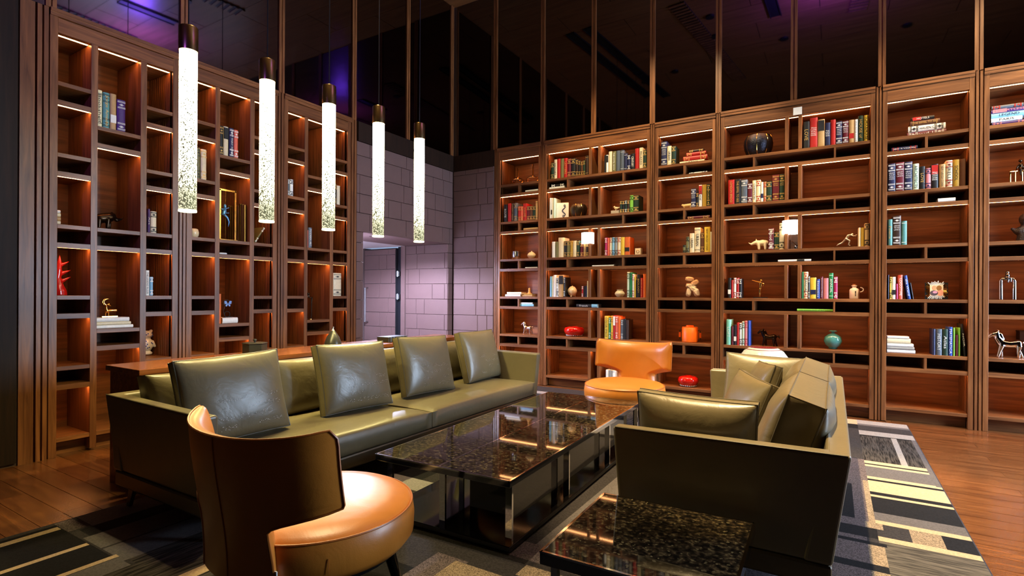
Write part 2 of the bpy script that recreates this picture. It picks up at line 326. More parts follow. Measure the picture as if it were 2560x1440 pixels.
# dark band above the stone, dark panelling left of the cases
struct(MB().box(XW - .03, XW + .006, 4.62, 6.53, 3.15, HEAD).box(-5.03, -4.29, YW - .006, YW + .03, 3.15, HEAD).build('trim_4', W_DK))
dp = MB()
for y0, y1 in ((-.4, .5), (.52, 1.42)): dp.box(XW - .012, XW + .004, y0, y1, .02, HEAD)
struct(dp.build('trim_5', W_DK))
# stone blocks
blk_cache = {}
def stone(parent, p, a, b, z, h, n):
    """one block on a wall plane; p: 'x' plane faces +x, 'y' plane faces -y; a..b along the wall"""
    w_ = round(b - a - .005, 3)
    if w_ < .02: return
    key = (p, w_, round(h, 3))
    if key not in blk_cache:
        mb = MB(); t = .022; e = .003
        q = [(-w_ / 2, 0), (w_ / 2, 0), (w_ / 2, h - .005), (-w_ / 2, h - .005)]; qi = [(-w_ / 2 + e, e), (w_ / 2 - e, e), (w_ / 2 - e, h - .005 - e), (-w_ / 2 + e, h - .005 - e)]
        P = (lambda s_, zz, d: (d, s_, zz)) if p == 'x' else (lambda s_, zz, d: (s_, -d, zz))
        mb.v = [P(s_, zz, -t) for s_, zz in q] + [P(s_, zz, -e) for s_, zz in q] + [P(s_, zz, 0) for s_, zz in qi]
        for l in (0, 4):
            for i in range(4): mb.f.append((l + i, l + (i + 1) % 4, l + 4 + (i + 1) % 4, l + 4 + i))
        mb.f.append((8, 9, 10, 11)); mb.f = mb.f if p == 'x' else mb.f; mb.m = [0] * 9
        blk_cache[key] = mb.mesh('stone_block', STONE)
    o = link('stone_block', blk_cache[key], parent); d = random.uniform(-.002, .0)
    o.location = Vector((n + d, (a + b) / 2, z) if p == 'x' else ((a + b) / 2, n - d, z)) - wl(parent)
RH = .237
def ashlar(parent, p, a0, a1, z0, z1, n, phase=0):
    z = z0; r = 0
    while z < z1 - .02:
        h = min(RH, z1 - z); a = a0 - [0, .33, .12, .45][(r + phase) % 4]; k = r
        while a < a1:
            w_ = [.55, .17, .5, .24][k % 4]; lo, hi = max(a, a0), min(a + w_, a1)
            if hi - lo > .03: stone(parent, p, lo, hi, z, h, n)
            a += w_; k += 1
        z += h; r += 1
LZ = COR + (3.15 - COR) - 4 * RH
ashlar(wlft, 'x', 4.6, CY0, 0, COR, XW); ashlar(wlft, 'x', 4.6, 6.53, COR, 3.15, XW, 1); ashlar(wlft, 'x', CY1, 6.53, 0, COR, XW)
ashlar(wrgt, 'y', -5.03, -4.29, 0, 3.15, YW - .012, 2)
cw = struct(MB().box(CXE, -6.83, CY1, CY1 + .15, 0, COR).box(-5.985, XW - .3, CY1, CY1 + .15, 0, COR).build('wall_corridor', STONEBK))
ashlar(cw, 'y', -5.89, XW - .002, 0, COR, CY1 - .01, 1)
struct(MB().box(CXE, XB - .15, CY0 - .15, CY0, 0, COR).box(CXE - .1, CXE, CY0 - .15, CY1 + .15, 0, COR).box(XB - .15, XW - .03, CY0 - .012, CY0, 0, COR).build('wall_corridor_side', PLASTER))
struct(MB().box(CXE, -5.9, CY0, CY1, COR, COR + .1).build('ceiling_corridor', PLASTER)); struct(MB().box(-5.9, XW - .0, CY0, CY1, COR, COR + .02).build('trim_6', STONE))
dr = struct(B('door_1', flat('door_core', srgb(30, 30, 34), .5), None, -6.82, -6.11, CY1 + .0, CY1 + .06, .01, COR - .02))
ashlar(dr, 'y', -6.82, -6.115, .01, COR - .03, CY1 - .012, 0)
MB().tube([(-6.73, CY1 - .02, .79), (-6.73, CY1 - .075, .79), (-6.73, CY1 - .075, 1.36), (-6.73, CY1 - .02, 1.36)], .014, 8).build('door_handle', STEEL, dr, smooth=True)
for z in (1.55, 1.18): 
    mb = MB().box(-6.1, -6.03, CY1 - .006, CY1 + .03, z, z + .075).tube([(-6.065, CY1 - .012, z - .01), (-6.065, CY1 - .012, z + .085)], .012, 8); mb.build('hinge', STEEL, dr)
struct(MB().box(-5.985, -5.9, CY1 - .02, CY1 + .0, 0, COR).build('trim_7', STONE))
struct(MB().box(-6.11, -5.985, CY1 + .05, CY1 + .08, 0, COR).build('trim_8', flat('door_gap', srgb(20, 20, 26), .5)))
DLP = on_z(988, 582, COR); t = thing('recessed_downlight', 'small round downlight in the soffit of the stone doorway', 'ceiling light', (XW - .22, DLP.y + .12, COR - .006))
light('soffit_downlight', 'SPOT', tuple(t.location - Vector((0, 0, .004))), 900, (.62, .68, 1), (t.location.x, t.location.y, 0), spot_size=D2R(165), spot_blend=.4, shadow_soft_size=.04)
MB().lathe([(.05, 0), (.05, .006), (.04, .006), (.04, .002)], 20).build('trim_ring', CHROME, t, world=False); MB().lathe([(0, .003), (.04, .003)], 20).build('lamp_disc', emit('downlight_glow', (1, .95, 1, 1), 8), t, world=False)
# ------------------------------------------------------------------ bookcases
NAMES = {}
def flutes(mb, wall, pos, facing, z0, z1):
    """reeded lining on the inner side of a case; pos along the wall, facing +1/-1"""
    n = 11; st = (DEPTH - .02) / n
    for i in range(n):
        d0 = .015 + i * st; a, b = (pos, pos + facing * .012)
        if wall == 'r': mb.box(min(a, b), max(a, b), YW + d0 + .006, YW + d0 + st - .006, z0, z1)
        else: mb.box(XW - d0 - st + .006, XW - d0 - .006, min(a, b), max(a, b), z0, z1)
def bookcase(wall, a0, a1, label, cols, uprights, gapdiv, header_top=HEAD):
    """a0..a1 opening along the wall; cols = [(lo, hi, [(line z, shelf z)...])]; uprights full height or per row"""
    loc = ((a0 + a1) / 2, YW + .2, 0) if wall == 'r' else (XW - .2, (a0 + a1) / 2, 0)
    t = thing('bookcase', label, 'bookcase', loc)
    WH = W_X if wall == 'r' else W_Y; BKM = W_BX if wall == 'r' else W_BY
    def bx(mb, lo, hi, d0, d1, z0, z1):
        return mb.box(lo, hi, YW + d0, YW + d1, z0, z1) if wall == 'r' else mb.box(XW - d1, XW - d0, lo, hi, z0, z1)
    def part(name, mat, *a, **kw): return bx(MB(), *a).build(name, mat, t, **kw)
    sw = .04 if wall == 'r' else .05
    part('stile', W_V, a0 - sw, a0, 0, .05, 0, HEAD, bevel=.002); part('stile', W_V, a1, a1 + sw, 0, .05, 0, HEAD, bevel=.002)
    part('header', WH, a0, a1, 0, .05, LINE[0], HEAD - .055); cr = bx(bx(MB(), a0 - sw, a1 + sw, -.012, .05, HEAD - .05, HEAD - .02), a0 - sw, a1 + sw, -.02, .05, HEAD - .02, HEAD + .004); cr.build('crown_moulding', WH, t)
    part('case_top', WH, a0, a1, .05, DEPTH, LINE[0] + .004, LINE[0] + .03)
    part('back_panel', BKM, a0 - sw, a1 + sw, DEPTH, DEPTH + .02, 0, HEAD)
    part('side_board', W_V, a0 - sw, a0 - .012, .05, DEPTH, 0, HEAD); part('side_board', W_V, a1 + .012, a1 + sw, .05, DEPTH, 0, HEAD)
    for s_, ps in ((1, a0 - .012), (-1, a1 + .012)):
        mb = MB(); flutes(mb, wall, ps, s_, .1, LINE[0]); mb.build('fluted_lining', W_FL, t)
    part('toe_kick', WH, a0, a1, .09, .11, 0, .1)
    for lo, hi, rows, strips in cols:
        for k, (zl, zs) in enumerate(rows):
            part('shelf', WH, lo, hi, .004, DEPTH, zs - .032, zs, bevel=.0015, seg=1)
            if k:
                bx(bx(MB(), lo, hi, .004, .017, zl, zl + .038), lo, hi, .017, DEPTH, zl + .01, zl + .038).build('shelf', WH, t)
                zt = rows[k - 1][1] - .032
                part('slot_lining', BKM, lo, hi, DEPTH - .012, DEPTH, zl + .038, zt)
            for s0, s1 in strips: part('light_strip', LED, s0 + .004, s1 - .004, .018 if k else .051, (.018 if k else .051) + .022, zl + (.0012 if k > 1 else 0), zl + .007)
    for a, b, spans in uprights:
        for z0, z1 in spans: part('upright', W_V, a, b, .002, DEPTH, z0, z1, bevel=.0015, seg=1)
    for a, b, rows in gapdiv:
        for k in range(1, len(rows)): part('slot_divider', W_V, a, b, .006, DEPTH, rows[k][0] + .038, rows[k - 1][1] - .032)
    return t
ROWS = [(LINE[k], SHELF[k]) for k in range(6)]
RBAY = []
for n, x0 in ((1, -4.185), (3, -1.868), (5, .453)):
    x1 = x0 + .635
    bookcase('r', x0, x1, ['narrow lit walnut bookcase beside the stone corner', 'narrow lit walnut bookcase holding the orange canister', 'narrow lit walnut bookcase holding the framed photograph'][n // 2], [(x0, x1, ROWS, [(x0, x1)])], [], [(x0 + .304, x0 + .326, ROWS)])
for n, x0 in ((2, -3.419), (4, -1.098), (6, 1.235)):
    x1 = x0 + 1.41; a = x0 + .628; b = x0 + .757
    bookcase('r', x0, x1, ['wide lit walnut bookcase behind the far tan chair', 'wide lit walnut bookcase behind the big white vase', 'wide lit walnut bookcase nearest the windows'][n // 2 - 1], [(x0, x1, ROWS, [(x0, a), (a + .035, b), (b + .035, x1)])],
             [(a, a + .035, [(zs, zl) for zl, zs in ROWS]), (b, b + .035, [(zs, zl) for zl, zs in ROWS])], [(x0 + .305, x0 + .325, ROWS), (x0 + 1.09, x0 + 1.108, ROWS)])
MROWS = [(LINE[0], 2.588), (2.413, 1.773), (1.593, .96), (.787, SHELF[5])]
for n, y0 in ((0, 1.653), (1, 2.641), (2, 3.637)):
    y1 = y0 + .818; c1, c2, d1, d2 = y0 + .211, y0 + .256, y0 + .563, y0 + .61
    bookcase('l', y0, y1, ['walnut bookcase with the red coral ornament beside the dark panelling', 'walnut bookcase with the gold-framed lizard between two others', 'walnut bookcase standing next to the stone doorway'][n],
             [(y0, c1, ROWS, [(y0, c1)]), (c2, d1, MROWS, [(c2, d1)]), (d2, y1, ROWS, [(d2, y1)])], [(c1, c2, [(0.02, LINE[0])]), (d1, d2, [(0.02, LINE[0])])], [])
    if n == 0: pass
# reeded posts between the cases
tn = 9
for x0, x1 in ((-4.29, -4.225), (-3.51, -3.459), (-1.969, -1.908), (-1.193, -1.138), (.352, .413), (1.128, 1.195)):
    mb = MB(); w_ = (x1 - x0); mb.box(x0 + .008, x0 + w_ * .43, YW - .004, YW + .05, 0, HEAD).box(x0 + w_ * .57, x1 - .008, YW - .004, YW + .05, 0, HEAD); o = struct(mb.build('trim_%d' % tn, W_V)); tn += 1
    B('groove_backing', W_V, o, x0 + .001, x1 - .001, YW + .03, YW + .06, 0, HEAD)
for y0, y1 in ((1.52, 1.603), (2.521, 2.591), (3.509, 3.587), (4.505, 4.6)):
    mb = MB(); w_ = (y1 - y0); mb.box(XW - .05, XW + .004, y0 + .009, y0 + w_ * .43, 0, HEAD).box(XW - .05, XW + .004, y0 + w_ * .57, y1 - .009, 0, HEAD); o = struct(mb.build('trim_%d' % tn, W_V)); tn += 1
    B('groove_backing', W_V, o, XW - .06, XW - .03, y0, y1, 0, HEAD)
struct(MB().box(XW - .05, XW + .004, 1.43, 1.515, 0, HEAD).build('trim_%d' % tn, W_V))
# ------------------------------------------------------------------ rug: bands and blocks woven into one pile, cut as faces
def pile(name, c, var=.25, scale=120, stripe=None):
    m, nt, b = base_mat(name); N = nt.nodes; L = nt.links; b.inputs['Roughness'].default_value = .95; b.inputs['Specular IOR Level'].default_value = .15; b.inputs['Sheen Weight'].default_value = .0
    tc = N.new('ShaderNodeTexCoord'); n = N.new('ShaderNodeTexNoise'); n.inputs['Scale'].default_value = scale; n.inputs['Detail'].default_value = 2
    mp = N.new('ShaderNodeMapping'); mp.inputs['Scale'].default_value = (1, .06, 1) if stripe == 'y' else ((.08, 1, 1) if stripe == 'x' else (1, 1, 1)); L.new(tc.outputs['Object'], mp.inputs[0]); L.new(mp.outputs[0], n.inputs['Vector'])
    r = N.new('ShaderNodeValToRGB'); r.color_ramp.elements[0].position = .38; r.color_ramp.elements[1].position = .62; r.color_ramp.elements[0].color = tuple(x * (1 - var) for x in c[:3]) + (1,); r.color_ramp.elements[1].color = tuple(x * (1 + var) for x in c[:3]) + (1,)
    L.new(n.outputs['Fac'], r.inputs[0]); L.new(r.outputs[0], b.inputs['Base Color'])
    n2 = N.new('ShaderNodeTexNoise'); n2.inputs['Scale'].default_value = 420; L.new(tc.outputs['Object'], n2.inputs['Vector'])
    bp = N.new('ShaderNodeBump'); bp.inputs['Strength'].default_value = .5; bp.inputs['Distance'].default_value = .004; L.new(n2.outputs['Fac'], bp.inputs['Height']); L.new(bp.outputs[0], b.inputs['Normal'])
    return m
RUGM = [pile('rug_black', srgb(22, 21, 24)), pile('rug_charcoal', srgb(48, 45, 47)), pile('rug_grey', srgb(88, 84, 86), .14), pile('rug_pale', srgb(138, 134, 134), .12), pile('rug_cream', srgb(176, 152, 124), .1), pile('rug_dark_streaked', srgb(52, 48, 46), .8, 130, 'y'), pile('rug_speckled_mauve', srgb(88, 78, 80), .5, 190), pile('rug_speckled_sand', srgb(132, 116, 98), .45, 190), pile('rug_grey_streaked', srgb(78, 73, 67), .5, 110, 'x')]
K, CH, G, P_, C_, DS, SM, SS, GS = range(9)
RX0, RX1, RY0, RY1 = -3.57, .605, -.2, 6.38
rects = [(RX0, RX1, RY0, RY1, CH)]
# right border
xb = .2
for y0, y1, m_ in ((6.2, 6.38, P_), (6.13, 6.2, G), (5.92, 6.13, CH), (5.72, 5.9, P_), (5.68, 5.72, K), (4.83, 5.68, DS), (4.755, 4.83, C_), (4.725, 4.755, K), (4.675, 4.725, C_), (4.42, 4.675, G), (4.36, 4.42, C_), (4.32, 4.36, K), (4.08, 4.32, C_), (4.02, 4.08, K), (3.98, 4.02, C_), (3.7, 3.98, K), (3.57, 3.7, G), (3.515, 3.57, C_), (3.335, 3.515, CH), (3.275, 3.335, C_), (2.2, 3.275, GS), (2.1, 2.2, K), (1.5, 2.1, G), (1.4, 1.5, C_), (.6, 1.4, DS), (-.2, .6, K)): rects.append((xb, RX1, y0, y1, m_))
rects += [(.43, .47, 4.83, 5.7, P_), (.575, RX1, 4.4, 5.72, G), (.345, .48, 3.335, 3.515, SS), (.48, RX1, 3.335, 3.515, K)]
# field left of it
for x0, x1, y0, y1, m_ in ((-.5, xb, 6.15, 6.38, C_), (-.5, xb, 5.95, 6.15, K), (.0, .1, 4.19, 5.9, G), (.1, xb, 4.85, 5.9, CH), (-.6, xb, 4.19, 4.85, SM), (-.6, .105, 3.54, 4.17, K), (.105, .17, 3.45, 4.19, SM), (.17, xb, 3.5, 4.3, SS), (-.6, .17, 3.42, 3.54, SM), (-.6, .2, 3.29, 3.43, K), (.15, .23, 3.43, 3.52, SS), (-.6, .15, 3.24, 3.29, SM), (-.6, .23, 3.2, 3.24, K), (-.6, .15, 2.97, 3.2, SM), (.15, .22, 2.6, 3.2, SS), (-.6, .22, 2.9, 2.97, K), (-.6, .15, 2.5, 2.9, SM)): rects.append((x0, x1, y0, y1, m_))
# left part, stripes running with the long sofa
for x0, x1, y0, y1, m_ in ((-3.57, -2.6, -.2, 1.16, K), (-3.57, -3.53, -.2, 1.16, CH), (-3.5, -3.45, -.2, 1.155, C_), (-3.56, -3.38, 1.16, 1.24, SM), (-3.57, -3.36, 1.26, 2.1, G), (-3.36, -3.22, 1.2, 2.2, K), (-3.155, -3.12, -.2, 1.157, C_), (-3.23, -2.8, 1.17, 2.1, G), (-3.03, -3.015, 1.17, 2.1, CH), (-2.9, -2.865, -.2, 1.18, C_), (-2.86, -2.73, -.2, 1.17, G), (-2.8, -2.3, 1.19, 2.4, DS), (-2.73, -2.3, -.2, 1.19, DS), (-2.45, -2.38, .2, 2.0, C_), (-2.3, -1.9, .2, 1.2, K), (-1.9, -1.7, .2, 1.5, SM), (-2.75, -2.35, 2.4, 3.5, K), (-2.75, -2.2, 3.5, 3.65, C_), (-2.6, -2.2, 2.55, 2.72, P_), (-2.75, -2.2, 4.0, 5.0, SM), (-3.57, -2.2, 5.2, 6.38, CH), (-3.4, -1.2, 5.9, 6.05, P_)): rects.append((x0, x1, y0, y1, m_))
# centre, around the low table
for x0, x1, y0, y1, m_ in ((-1.8, -.6, .4, 1.83, K), (-1.72, -1.47, 1.85, 2.02, CH), (-1.62, -1.44, 1.75, 2.0, SM), (-1.5, -1.2, 1.72, 1.98, SS), (-1.44, -1.0, 2.0, 2.16, CH), (-1.33, -.95, 2.16, 2.32, SM), (-1.3, -.98, 2.32, 4.4, G), (-1.3, -1.26, 2.32, 4.4, CH), (-.98, -.6, 2.2, 4.8, K), (-1.2, -.75, 2.02, 2.12, SS), (-1.3, -.4, 4.5, 5.1, P_), (-1.3, -.6, 5.1, 5.3, K), (-1.3, -.4, 5.3, 5.7, G), (-2.2, -1.3, 4.4, 4.5, C_), (-2.2, -1.3, 4.6, 5.6, DS), (-2.2, -.5, 5.6, 5.75, P_)): rects.append((x0, x1, y0, y1, m_))
xs = sorted({round(v, 3) for r in rects for v in r[:2]}); ys = sorted({round(v, 3) for r in rects for v in r[2:4]})
rb = MB(); ix = {}
def rv(x, y, z):
    k = (x, y, z)
    if k not in ix: ix[k] = len(rb.v); rb.v.append(k)
    return ix[k]
for i in range(len(xs) - 1):
    for j in range(len(ys) - 1):
        cx, cy = (xs[i] + xs[i + 1]) / 2, (ys[j] + ys[j + 1]) / 2
        if not (RX0 < cx < RX1 and RY0 < cy < RY1): continue
        mt = [r[4] for r in rects if r[0] < cx < r[1] and r[2] < cy < r[3]][-1]
        rb.f.append((rv(xs[i], ys[j], .014), rv(xs[i + 1], ys[j], .014), rv(xs[i + 1], ys[j + 1], .014), rv(xs[i], ys[j + 1], .014))); rb.m.append(mt)
n = len(rb.v); rb.v += [(RX0 - .012, RY0 - .012, .001), (RX1 + .012, RY0 - .012, .001), (RX1 + .012, RY1 + .012, .001), (RX0 - .012, RY1 + .012, .001)]
q = [rv(RX0, RY0, .014), rv(RX1, RY0, .014), rv(RX1, RY1, .014), rv(RX0, RY1, .014)]
for i in range(4): rb.f.append((n + i, n + (i + 1) % 4, q[(i + 1) % 4], q[i])); rb.m.append(CH)
rug = tag(rb.build('area_rug', RUGM), 'large patchwork rug in black, grey and cream stripes under the sofas', 'rug')
RZ = .0145
# ------------------------------------------------------------------ cushions and sofas
def cushion_mesh(w_, h, t, g=.03, ex=2.4, n=18, wr=.004, seed=0):
    """upright pillow: x across, z up from 0, y thickness, front at -y"""
    mb = MB(); rim = []
    def pt(u, v, s):
        f = (max(0, 1 - abs(u) ** ex) * max(0, 1 - abs(v) ** ex)) ** .5
        pin = 1 - .035 * (1 - v * v) if g < .02 or True else 1; pin2 = 1 - .03 * (1 - u * u)
        y = s * (g + (t / 2 - g) * f); nz = noise.noise(Vector((u * 2.2 + seed, v * 2.2, seed * 3 + s))) * wr + abs(noise.noise(Vector((u * 5 + seed, v * 1.6, s * 4 + seed)))) * wr * .7
        return (u * w_ / 2 * pin, y - s * nz * f, h / 2 + v * h / 2 * pin2)
    for s in (-1, 1):
        b0 = len(mb.v)
        for j in range(n + 1):
            for i in range(n + 1):
                u = math.sin((2 * i / n - 1) * math.pi / 2 * .92) / math.sin(math.pi / 2 * .92); v = math.sin((2 * j / n - 1) * math.pi / 2 * .92) / math.sin(math.pi / 2 * .92)
                mb.v.append(pt(u, v, s))
        for j in range(n):
            for i in range(n):
                a = b0 + j * (n + 1) + i; q_ = (a, a + 1, a + n + 2, a + n + 1); mb.f.append(q_ if s < 0 else q_[::-1]); mb.m.append(0)
        rim.append([b0 + i for i in range(n + 1)] + [b0 + j * (n + 1) + n for j in range(1, n + 1)] + [b0 + n * (n + 1) + i for i in range(n - 1, -1, -1)] + [b0 + j * (n + 1) for j in range(n - 1, 0, -1)])
    k = len(rim[0])
    for i in range(k): mb.f.append((rim[0][(i + 1) % k], rim[0][i], rim[1][i], rim[1][(i + 1) % k])); mb.m.append(0)
    return mb, [mb.v[i] for i in rim[0]], [mb.v[i] for i in rim[1]]
def cushion(name, mat, loc, rot, w_, h, t, parent=None, g=.03, ex=2.4, seed=0, piping=True, dots=False, wr=.004):
    mb, r0, r1 = cushion_mesh(w_, h, t, g, ex, seed=seed, wr=wr)
    o = mb.build(name, mat, parent, smooth=60, world=False); o.location = Vector(loc) - (wl(parent) if parent else Vector()); o.rotation_euler = rot
    if piping:
        MB().tube(r0, .0035, 6, closed=True).build('piping', OLSEAM, o, smooth=True, world=False); MB().tube(r1, .0035, 6, closed=True).build('piping', OLSEAM, o, smooth=True, world=False)
    if dots:
        rr = random.Random(seed); d = MB()
        for li in range(4):
            z = h * (.14 + li * .105); x = -w_ * .22
            while x < w_ * .3:
                ln = rr.uniform(.05, .12)
                if rr.random() < .8:
                    xx = x
                    while xx < x + ln:
                        for q_ in range(2):
                            px, pz = xx + rr.uniform(-.003, .003), z + rr.uniform(-.012, .012); u, v = px / (w_ / 2), (pz - h / 2) / (h / 2)
                            f = (max(0, 1 - abs(u) ** ex) * max(0, 1 - abs(v) ** ex)) ** .5; y = -(g + (t / 2 - g) * f) - .0015
                            b0 = len(d.v); d.v += [(px + .0015 * math.cos(a), y, pz + .0015 * math.sin(a)) for a in (0, 1.05, 2.09, 3.14, 4.19, 5.24)]; d.f.append(tuple(range(b0, b0 + 6))[::-1]); d.m.append(rr.randint(0, 1))
                        xx += .0085
                x += ln + rr.uniform(.01, .03)
        d.build('perforated_lettering', [INK, SILVERP], o, world=False)['kind'] = 'stuff'
    return o
def leg(parent, x, y, dx, dy, top, mat):
    MB().prism([(x - .028, y - .012), (x + .028, y - .012), (x + .028, y + .012), (x - .028, y + .012)], 0, 1).v
    mb = MB(); q = [(-.03, -.012), (.03, -.012), (.03, .012), (-.03, .012)]
    mb.v = [(x + dx + a * .6, y + dy + b * .8, RZ) for a, b in q] + [(x + a, y + b, top) for a, b in q]
    mb.f = [(3, 2, 1, 0), (4, 5, 6, 7)] + [(i, (i + 1) % 4, 4 + (i + 1) % 4, 4 + i) for i in range(4)]; mb.m = [0] * 6
    mb.build('leg', mat, parent, bevel=.003)
RAIL = flat('bronze_rail', srgb(84, 74, 56), .35, .4)
def sofa(label, xf, xb_, y0, y1, sgn, rot, seats, mids=1):
    """frame in local metres: xf seat front, xb_ outer back at the top; sgn=+1 when the seat faces +x"""
    t = thing('leather_sofa', label, 'sofa', ((xf + xb_) / 2, (y0 + y1) / 2, 0))
    lo, hi = min(xf, xb_), max(xf, xb_); A = .075
    B('base_rail', RAIL, t, lo + (.062 if sgn > 0 else .03), hi - (.03 if sgn > 0 else .062), y0 + .026, y1 - .026, .135, .225, bevel=.012)
    ft = .66
    fx_ = xf - sgn * .0
    for y, s in ((y0, 1), (y1, -1)):                      # arms lean outwards a little
        q = [(xb_ + sgn * .06, .225), (fx_ - sgn * .025, .225), (fx_, ft - .01), (xb_, ft)]
        mb = MB(); yo = y; mb.v = [(a, yo + s * (.03 if z < .3 else 0), z) for a, z in q] + [(a, yo + s * (A + (.02 if z < .3 else 0)), z) for a, z in q]
        mb.f = [(0, 1, 2, 3), (7, 6, 5, 4)] + [(i, 4 + i, 4 + (i + 1) % 4, (i + 1) % 4) for i in range(4)]; mb.m = [0] * 6
        o = mb.build('arm', OLIVE_D, t, bevel=.014, seg=3); fix_normals(o)
        MB().tube([(a, yo + s * (.003), z) for a, z in ((xb_ + sgn * .012, ft - .002), (fx_ - sgn * .012, ft - .012))], .004, 6).build('arm_piping', OLSEAM, o, smooth=True)
    mb = MB(); q = [(xb_ + sgn * .06, .225), (xb_ + sgn * .16, .225), (xb_ + sgn * .085, ft), (xb_, ft)]
    mb.prism(q, y0 + .02, y1 - .02, 'y'); o = mb.build('backrest', OLIVE_D, t, bevel=.014, seg=3); fix_normals(o)
    ys_ = [y0 + A + .005 + (y1 - y0 - 2 * A - .01) * i / seats for i in range(seats + 1)]
    sd = abs(xf - xb_) - .14
    for i in range(seats):
        cushion('seat_cushion', OLIVE, ((xf - sgn * .012) - sgn * sd, (ys_[i] + ys_[i + 1]) / 2, .298), (D2R(-90), 0, D2R(-90) if sgn > 0 else D2R(90)), ys_[i + 1] - ys_[i] - .006, sd, .175, t, g=.058, ex=7, seed=i + 3 + sgn, piping=False, wr=.007)
    for x, dx in ((xf - sgn * .09, sgn * .02), (xb_ + sgn * .17, -sgn * .03)):
        for y, dy in ((y0 + .08, -.01), (y1 - .08, .01)): leg(t, x, y, dx, dy, .14, RAIL)
        if mids > 1: leg(t, x, (y0 + y1) / 2, dx, 0, .14, RAIL)
    if rot: t.rotation_euler.z = rot
    return t, ys_
def fix_normals(o):
    bm = bmesh.new(); bm.from_mesh(o.data); bmesh.ops.recalc_face_normals(bm, faces=bm.faces); bm.to_mesh(o.data); bm.free()
sl, ysl = sofa('long olive leather sofa with four scatter cushions against the console', -2.60, -3.64, 1.42, 4.87, 1, 0, 2, 2)
for i in range(4): cushion('back_cushion', OLIVE, (-3.37, 1.92 + i * .81, .375), (D2R(-10), 0, D2R(90)), .8, .40, .24, sl, g=.05, ex=3.5, seed=20 + i, piping=False)
PL = ['near the end by the tan chair', 'beside the seat cushion joint on the first seat', 'third along, behind the low table', 'leaning by the far arm next to the corner']
for i, (y, lab) in enumerate(((1.87, 'square leather pillow with perforated lettering at the dark-panelling end of the long sofa'), (2.80, 'square leather pillow with perforated lettering, second from dark-panelling end of long sofa'), (3.61, 'square leather pillow with perforated lettering, second from bookcase end of long sofa'), (4.50, 'square leather pillow with perforated lettering against the bookcase-end arm of long sofa'))):
    cushion('scatter_pillow', OLIVE, (-3.03 if i < 3 else -3.06, y, .39), (D2R(-15), D2R((-2, 1, 2, 0)[i]), D2R(90 + (-4, -3, -2, 2)[i])), .62, .50, .21, g=.03, ex=2.6, seed=30 + i, dots=True).__setitem__('label', lab)
sr, ysr = sofa('two-seat olive leather sofa heaped with cushions, beside the granite side table', -.87, .06, 2.33, 4.64, -1, 0, 2)
for i in range(2): cushion('back_cushion', OLIVE, (-.235, 3.03 + i * .86, .37), (D2R(-18), 0, D2R(-90)), .84, .45, .31, sr, g=.075, ex=2.6, seed=50 + i, wr=.01)
for loc, rot, w_, h, t, lab in (((-.55, 2.59, .375), (D2R(-9), D2R(-1), D2R(180)), .53, .42, .23, 'plump leather pillow leaning on the sofa arm beside the side table'),
                             ((-.47, 4.40, .375), (D2R(-12), D2R(2), 0), .54, .43, .18, 'square leather pillow leaning on the two-seat sofa arm near the white vase'),
                             ((-.51, 3.26, .375), (D2R(-20), D2R(3), D2R(-62)), .46, .44, .17, 'slanting leather pillow in front of the stuffed back cushion nearer the side table'),
                             ((-.49, 3.92, .375), (D2R(-18), D2R(-3), D2R(-72)), .46, .44, .17, 'leather pillow turned sideways between the slanting pillow and the arm pillow')):
    o = cushion('scatter_pillow', OLIVE, loc, rot, w_, h, t, g=.022, ex=2.6, seed=len(lab)); o['label'] = lab
for o in bpy.data.objects:
    if o.name.startswith('scatter_pillow') and not o.parent: o['category'] = 'pillow'; o['group'] = 'leather scatter pillows on the sofas'
